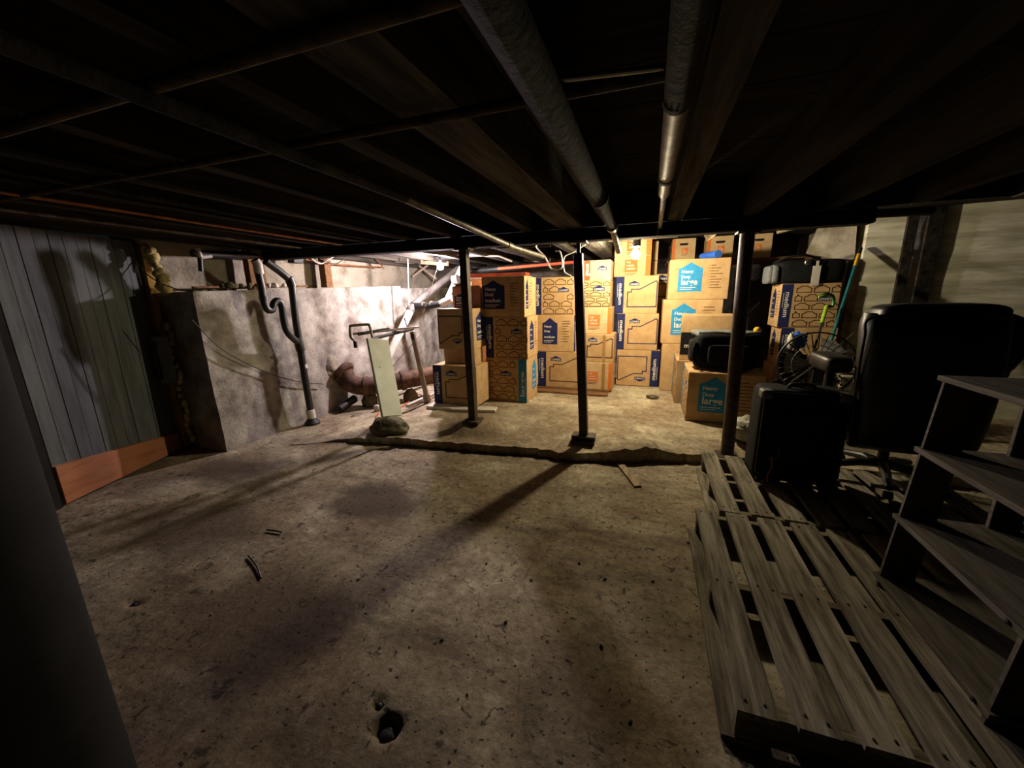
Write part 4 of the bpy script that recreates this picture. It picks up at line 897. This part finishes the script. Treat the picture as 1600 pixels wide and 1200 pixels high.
pallet('wooden pallet farther back under suitcase and office chair', .455, 1.9, 2.29, 3.12, 9, seed=8, jit=.02)
# loose boards on the floor near the pallet
a = Z(1235,1135,.02); c = Z(1275,1200,.02)
tag(MB().bar(a-(a-c)*.1, c+(c-a)*1.5, .07, .02).build('loose_board', M_PALLET, smooth=0, bevel=.002), 'loose grey board on the floor before the near pallet', 'board')
a, c = Z(967,722,.006), Z(997,760,.006)
tag(MB().bar(a, c, .055, .012).build('floor_strip', M_LEDGE, smooth=0, bevel=.002), 'pale flat wood strip on the floor below the step', 'wood strip')

# ------------------------------------------------------------------ ladder shelf
T = thing('shelf_unit', (1.15,1.54,.15), 'grey wooden open shelf unit at the right edge', 'shelf')
ya, yb = 1.26, 1.83
def sx(z): return .985 + .06*(z-.15)/.91
for y in (ya, yb):
    b = MB(); b.add([(sx(.15),y-.009,.15),(sx(.15)+.11,y-.009,.15),(sx(1.06)+.11,y-.009,1.05),(sx(1.06),y-.009,1.05)] + [(sx(.15),y+.009,.15),(sx(.15)+.11,y+.009,.15),(sx(1.06)+.11,y+.009,1.05),(sx(1.06),y+.009,1.05)], [(0,1,2,3),(4,5,6,7),(0,1,5,4),(1,2,6,5),(2,3,7,6),(3,0,4,7)])
    b.build('front_upright', M_SHELFW, T, smooth=0, bevel=.002)
    MB().box(1.27,1.36,y-.009,y+.009,.15,1.05).build('rear_upright', M_SHELFW, T, smooth=0, bevel=.002)
for z in (.2,.48,.775,1.06):
    MB().box(sx(z)-.012,1.38,ya-.025,yb+.02,z-.02,z).build('shelf_board', M_SHELFW, T, smooth=0, bevel=.002)
for z in (.2,.48):
    MB().lathe((sx(z)-.014,ya+.03,z-.01), [(.008,0),(.008,.004),(.003,.006)], 10, (-1,0,0)).build('screw_cap', M_SCREW, T)

# ------------------------------------------------------------------ left side: stud, foam, box, drains
ST = thing('wall_stud', (-4.08,2.2,0), 'yellowed wall stud between plank partition and concrete wall', 'stud')
MB().bar(V((-4.14,2.215,.0)), V((-4.14,2.215,1.85)), .13, .05, up=(0,1,0)).build('stud', M_STUD, ST, smooth=0, bevel=.003)
T = thing('metal_box', (-3.98,2.15,.66), 'grey metal box fixed beside the plank partition', 'electrical box')
p = pb + pn*.005 - pd*.06
MB().add([V(q) for q in [(p.x,p.y,.66),(p.x+.07,p.y-.02,.66),(p.x+.2,p.y+.03,.66),(p.x+.13,p.y+.05,.66)]] + [V(q) for q in [(p.x,p.y,1.08),(p.x+.07,p.y-.02,1.08),(p.x+.2,p.y+.03,1.08),(p.x+.13,p.y+.05,1.08)]], [(0,1,2,3),(4,5,6,7),(0,1,5,4),(1,2,6,5),(2,3,7,6),(3,0,4,7)]).build('case', M_GREYBOX, T, smooth=0, bevel=.006)
MB().bar((p.x+.09,p.y-.02,.7), (p.x+.09,p.y-.02,1.04), .006, .012, up=(0,1,0)).build('seam', M_GIRD, T, smooth=0)
FO = MB()
pts = [(-3.98,2.2,1.82),(-3.95,2.21,1.7),(-3.93,2.22,1.58),(-3.94,2.23,1.47)]
for k in range(14):
    t = k/13*3; i = min(2, int(t)); q = V(pts[i]).lerp(V(pts[i+1]), t-i)
    FO.blob(q+V((random.uniform(-.02,.02),random.uniform(-.02,.0),0)), (random.uniform(.03,.05),)*3, k, .4, 2, 2)
tag(FO.build('foam_seal', M_FOAM, smooth=60), 'cream expanding foam oozing at the top of the yellow stud', 'foam'); FO = MB()
for k in range(16):
    z = 1.15 - 1.05*k/15
    FO.blob((-4.02+.03*math.sin(k*1.3), 2.225, z), (random.uniform(.012,.03),.02,random.uniform(.025,.05)), k+30, .5, 2, 2)
tag(FO.build('foam_seal', M_FOAM, smooth=60), 'yellowish foam line down the joint beside the yellow stud', 'foam')
wire('dark_cable', [V((-4.1,2.14,1.7)), V((-3.95,2.16,1.56)), V((-3.8,2.24,1.47)), V((-3.68,2.3,1.45))], .005, M_DCABLE, 'dark wire crossing the yellow stud')
# drain stack with trap
xd = -3.5
def dp(px_, py_, x=xd): return X(px_, py_, x)
T = thing('drain_stack', V((xd,3.06,0)), 'black plastic drain stack with trap against the left wall', 'drain pipe')
main = [dp(415,408), dp(437,424), dp(452,437), dp(456,446), dp(462,500), dp(468,538), dp(478,600), dp(487,652)]
MB().tube(main, .036, 14).build('stack', M_BLACKPIPE, T, smooth=60)
xd2 = -3.45
br = bez([dp(403,424,xd2), dp(409,450,xd2), dp(412,470,xd2), dp(417,483,xd2), dp(425,484,xd2), dp(428,474,xd2), dp(434,470,xd2), dp(440,478,xd2), dp(445,508,xd2), dp(452,523,xd2), dp(466,536,xd)], 6)
MB().tube(br, .033, 14).build('trap', M_BLACKPIPE, T, smooth=60)
MB().tube([dp(398,406,xd2), dp(402,412,xd2), dp(405,428,xd2)], [.038,.042,.042], 14).build('white_coupling', M_PVC, T)
MB().tube([dp(411,462,xd2), dp(412.5,470,xd2)], .039, 14).build('slip_nut', M_BLACKPIPE, T); MB().tube([dp(451,433), dp(456,447)], .044, 14).build('elbow', M_BLACKPIPE, T); MB().tube([dp(464,527), dp(470,548)], .044, 14).build('wye', M_BLACKPIPE, T)
MB().tube([dp(474,569), dp(475,575)], .038, 14).build('white_band', M_PVC, T)
MB().tube([dp(484,640), dp(488,656)], .045, 14).build('white_collar', M_PVC, T)
e = main[-1]; MB().lathe((e.x,e.y,0), [(.085,-.01),(.08,.02),(.055,.05),(.045,max(.07,e.z-.01))], 18).build('floor_flange', M_RUBBER, T)
pipe('vent_pipe', [X(300,395,-3.9), X(312,397,-3.9), X(400,400,-3.9)], .035, M_BLACKPIPE, 'black pipe running along above the left wall', parts=[('drop', X(312,397,-3.9), X(314,424,-3.9), .02, M_BLACKPIPE), ('white_elbow', X(308,388,-3.87), X(313,402,-3.87), .022, M_PVC), ('white_run', X(313,402,-3.87), X(330,400,-3.87), .018, M_PVC)])

# big rusty soil pipe along the foot of the wall
T = thing('soil_pipe', V((-3.5,3.9,.1)), 'thick rusty cast-iron soil pipe with elbow behind the exercise frame', 'soil pipe')
a = V((-3.6,3.79,.46)); pth = bez([a, V((-3.55,3.8,.34)), V((-3.42,3.87,.27)), V((-3.22,4.02,.27)), V((-2.95,4.3,.3)), V((-2.6,4.72,.33))], 6)
MB().tube(pth, .115, 20).build('run', M_CAST, T, smooth=60)
for i in (13, 22): MB().tube([pth[i], pth[i]+(pth[i+1]-pth[i]).normalized()*.05], .13, 20).build('hub', M_CAST, T)
MB().lathe(a, [(.13,-.03),(.15,-.01),(.15,.03),(.12,.05)], 18, (1,.1,-.6)).build('wall_collar', M_CAST, T)
MB().tube([V((-3.48,3.80,.12)), V((-3.5,3.55,.05))], [.05,.045], 12).build('stub_branch', M_RUBBER, T)
for q, lb in (((-3.35,3.92), 'stone wedged under the rusty soil pipe near the wall'), ((-2.95,4.25), 'stone wedged under the rusty soil pipe at its middle')):
    tag(MB().blob((q[0],q[1],.06), (.1,.09,.11), q[0]*3, .3, 3).build('prop_stone', M_ROCK, smooth=60), lb, 'stone')
tag(MB().blob((-3.645,3.68,.54), (.035,.13,.13), 3, .5, 3).build('wall_patch', M_WALLU, smooth=60), 'crumbling plaster lump where the soil pipe enters the wall', 'plaster')
# white pvc drain and fittings at the far left corner
T = thing('waste_pipe', V((-3.4,4.9,.3)), 'white plastic waste pipe slanting up behind the exercise frame', 'waste pipe')
a, c = X(578,618,-3.55), Y(641,486,4.95)
MB().tube([a, c], .055, 16).build('white_run', M_PVC, T); MB().tube([c, c+(c-a)*.07], .066, 16).build('coupling', M_GREYPVC, T)
c2 = c+(c-a)*.07; d2 = Y(716,420,6.1); MB().tube([c2, d2], .055, 14).build('grey_run', M_GREYPVC, T)
e0 = Y(650,478,5.0); e1 = Y(668,478,4.95); e2 = Y(690,474,4.9); MB().tube([c2, e0, e1, e2], .045, 14).build('black_branch', M_RUBBER, T, smooth=60); MB().tube([e2, Y(707,466,4.85)], .05, 14).build('white_stub', M_PVC, T)
for f_ in (.3,.6): q = e0.lerp(e2, f_); MB().tube([q, q+(e2-e0).normalized()*.02], .05, 14).build('hose_clamp', M_GALV, T)
pipe('waste_pipe', [Y(697,470,5.3), Y(725,408,5.6)], .035, M_PVC, 'white pipe slanting up behind the leftmost post', parts=[('cleanout', Y(708,438,5.28), Y(716,436,5.28), .07, M_GREYPVC)])
pipe('thin_rod', [X(637,405,-3.3), X(639,478,-3.3)], .008, M_PVC, 'thin white hanging rod left of the cool bulb', 'rod', seg=6)
tag(MB().box(-3.6,-2.6,6.6,6.68,S0-.02,1.42).build('back_panel', M_GREYBOX, smooth=0, bevel=.006), 'smooth grey panel standing behind the waste pipes', 'panel')

# exercise frame standing on a stone
rk = V((-2.38,3.02,.05))
tag(MB().blob((rk.x,rk.y,.105), (.21,.15,.11), 4, .22, 4, 1.6, flat=-.1).build('flat_stone', M_ROCK, smooth=60), 'mossy flat stone under the pale exercise panel', 'stone')
T = thing('exercise_frame', V((-2.4,3.1,.2)), 'folded exercise frame with pale green panel and tubular handle', 'exercise machine')
pbm = V((-2.36,3.06,.215)); ptp = Y(590,530,3.3)
dv = (ptp-pbm).normalized(); rv = V((.22,.97,0)).normalized(); rv = (rv - dv*rv.dot(dv)).normalized(); nv_ = rv.cross(dv).normalized()
q = [pbm-rv*.115, pbm+rv*.115, ptp+rv*.125, ptp-rv*.125]
MB().add([p_-nv_*.012 for p_ in q]+[p_+nv_*.012 for p_ in q], [(0,1,2,3),(4,5,6,7),(0,1,5,4),(1,2,6,5),(2,3,7,6),(3,0,4,7)]).build('panel', M_MINT, T, smooth=0, bevel=.003)
MB().lathe(pbm.lerp(ptp,.62)-nv_*.0-rv*.05, [(.006,-.014),(.006,.014)], 8, nv_).build('bolt', M_SCREW, T)
h = [Y(553,532,3.22), Y(548,526,3.22), Y(547,512,3.22), Y(550,509,3.22), Y(574,507,3.3), Y(578,511,3.3), Y(582,528,3.3)]
MB().tube(bez(h,4), .014, 10).build('handle', M_TAN, T)
u0, u1 = Y(644,518,3.95), Y(666,618,3.95)
r0a, r0b = Y(552,522,3.2), Y(655,511,3.95)
MB().tube([r0a, r0b], .013, 8).build('chrome_rail', M_CHROME, T); MB().tube([Y(560,522,3.24), Y(608,514,3.6)], .018, 8).build('foam_sleeve', M_RUBBER, T)
r1a, r1b = Y(582,529,3.3), Y(645,514,3.95); MB().tube([r1a, r1b], .019, 8).build('foam_sleeve', M_RUBBER, T)
MB().bar(r1a, ptp, .05, .03).build('bracket', M_GREYBOX, T, smooth=0)
MB().bar(u0, u1, .055, .035, up=(0,1,0)).build('upright', M_TAN, T, smooth=0, bevel=.004); MB().bar(u1-(u1-u0)*.02, u1+(u1-u0)*.12, .075, .05, up=(0,1,0)).build('foot_socket', M_TAN, T, smooth=0, bevel=.004)
for pxy, yy in (((555,536),3.2), ((645,524),3.93)): p = Y(*pxy, yy); MB().box(p.x-.016,p.x+.016,p.y-.012,p.y+.012,p.z-.05,p.z+.02).build('end_clip', M_RUBBER, T, smooth=0, bevel=.003)
MB().tube([Y(632,497,4.0), Y(636,510,3.95), Y(648,513,3.95)], .008, 8).build('lock_lever', M_RUBBER, T)
def hz(px_, py_): 
    p = Z(px_, py_, .12); p.z = slab_h(p.x, p.y)+.04; return p
for a_, c_ in (((600,612),(668,590)), ((636,634),(688,612))): MB().bar(hz(*a_), hz(*c_), .05, .04).build('base_rail', M_PVC, T, smooth=0, bevel=.004)
wire('loose_cable', [hz(585,640)-V((0,0,.03)), hz(600,622)-V((0,0,.03)), hz(620,630)-V((0,0,.03)), hz(650,610)-V((0,0,.03)), hz(670,618)-V((0,0,.03)), hz(640,600)-V((0,0,.03))], .008, M_OCABLE, 'orange cord tangled around the exercise frame base')
wire('loose_cable', [hz(592,622)-V((0,0,.03)), hz(625,612)-V((0,0,.03)), hz(655,600)-V((0,0,.03)), hz(690,602)-V((0,0,.03))], .007, M_CABLE, 'pale cord lying behind the exercise panel')
wire('loose_cable', [hz(640,640)-V((0,0,.03)), hz(665,628)-V((0,0,.03)), hz(650,618)-V((0,0,.03)), hz(685,606)-V((0,0,.03))], .007, M_DCABLE, 'dark cord lying beside the white base rails')
p = hz(588,628); tag(MB().cushion(p, (.07,.06,.08), .5, .5).build('socket_outlet', M_PVC, smooth=60), 'small white plug outlet on the floor by the exercise frame', 'outlet')

# ------------------------------------------------------------------ floor debris
p = Z(1019,623,SLAB); tag(MB().blob((p.x,p.y,slab_h(p.x,p.y)+.018), (.07,.04,.028), 6, .4, 3).build('stone_chip', M_ROCK, smooth=50), 'flat dark stone chip on the slab before the fifth stack', 'stone')
tw = [(Z(388,868,.005), Z(408,903,.005), 'dark twig lying on the floor at left'), (Z(417,828,.005), Z(440,832,.005), 'short dark splinter on the floor at left')]
for a, c, lb in tw: tag(MB().tube(bez([a, a.lerp(c,.5)+V((.012,.004,.002)), c],4), .005, 6).build('twig', M_DCABLE), lb, 'twig')
for c, r, d in PITS:  # dark lumps added to the holes so that their insides read as shaded
    tag(MB().blob((c.x,c.y,-d*.75), (r*.75,r*.75,d*.45), c.x*9, .4, 2).build('pit_shade_lump', M_RUBBER, smooth=50), 'dark lump added as shade inside the %s' % ('largest hole of the floor' if r > .03 else 'small hole beside the largest one' if c.x > -1.5 else 'small hole by the round column'), 'pit shade')
rr = random.Random(5); k = 0
me_ = [MB().blob((0,0,.004), (.012,.009,.007), s_, .4, 1).build('pebble', M_ROCK if s_ else M_LEDGE, smooth=0, loc=(0,0,0)) for s_ in (0, 1)]
spots = [(602,768),(1075,848),(292,722),(300,728),(790,972),(945,905),(855,1000),(1020,908),(880,1080),(730,1085),(985,1125),(690,1000),(560,905),(470,940),(1010,985),(940,1010),(330,960),(760,880),(640,1010),(905,880),(830,905),(1000,830)]
for i, (px_, py_) in enumerate(spots):
    p = Z(px_, py_, 0); o = me_[i % 2] if i < 2 else me_[i % 2].copy()
    if i >= 2: COL.objects.link(o)
    o.location = (p.x, p.y, floor_h(p.x, p.y)); s_ = rr.uniform(.4,.9); o.scale = (s_, s_, s_); o.rotation_euler.z = rr.uniform(0,6)
    tag(o, 'tiny loose pebble on the bare concrete floor', 'pebble', 'pebbles strewn on the concrete floor')
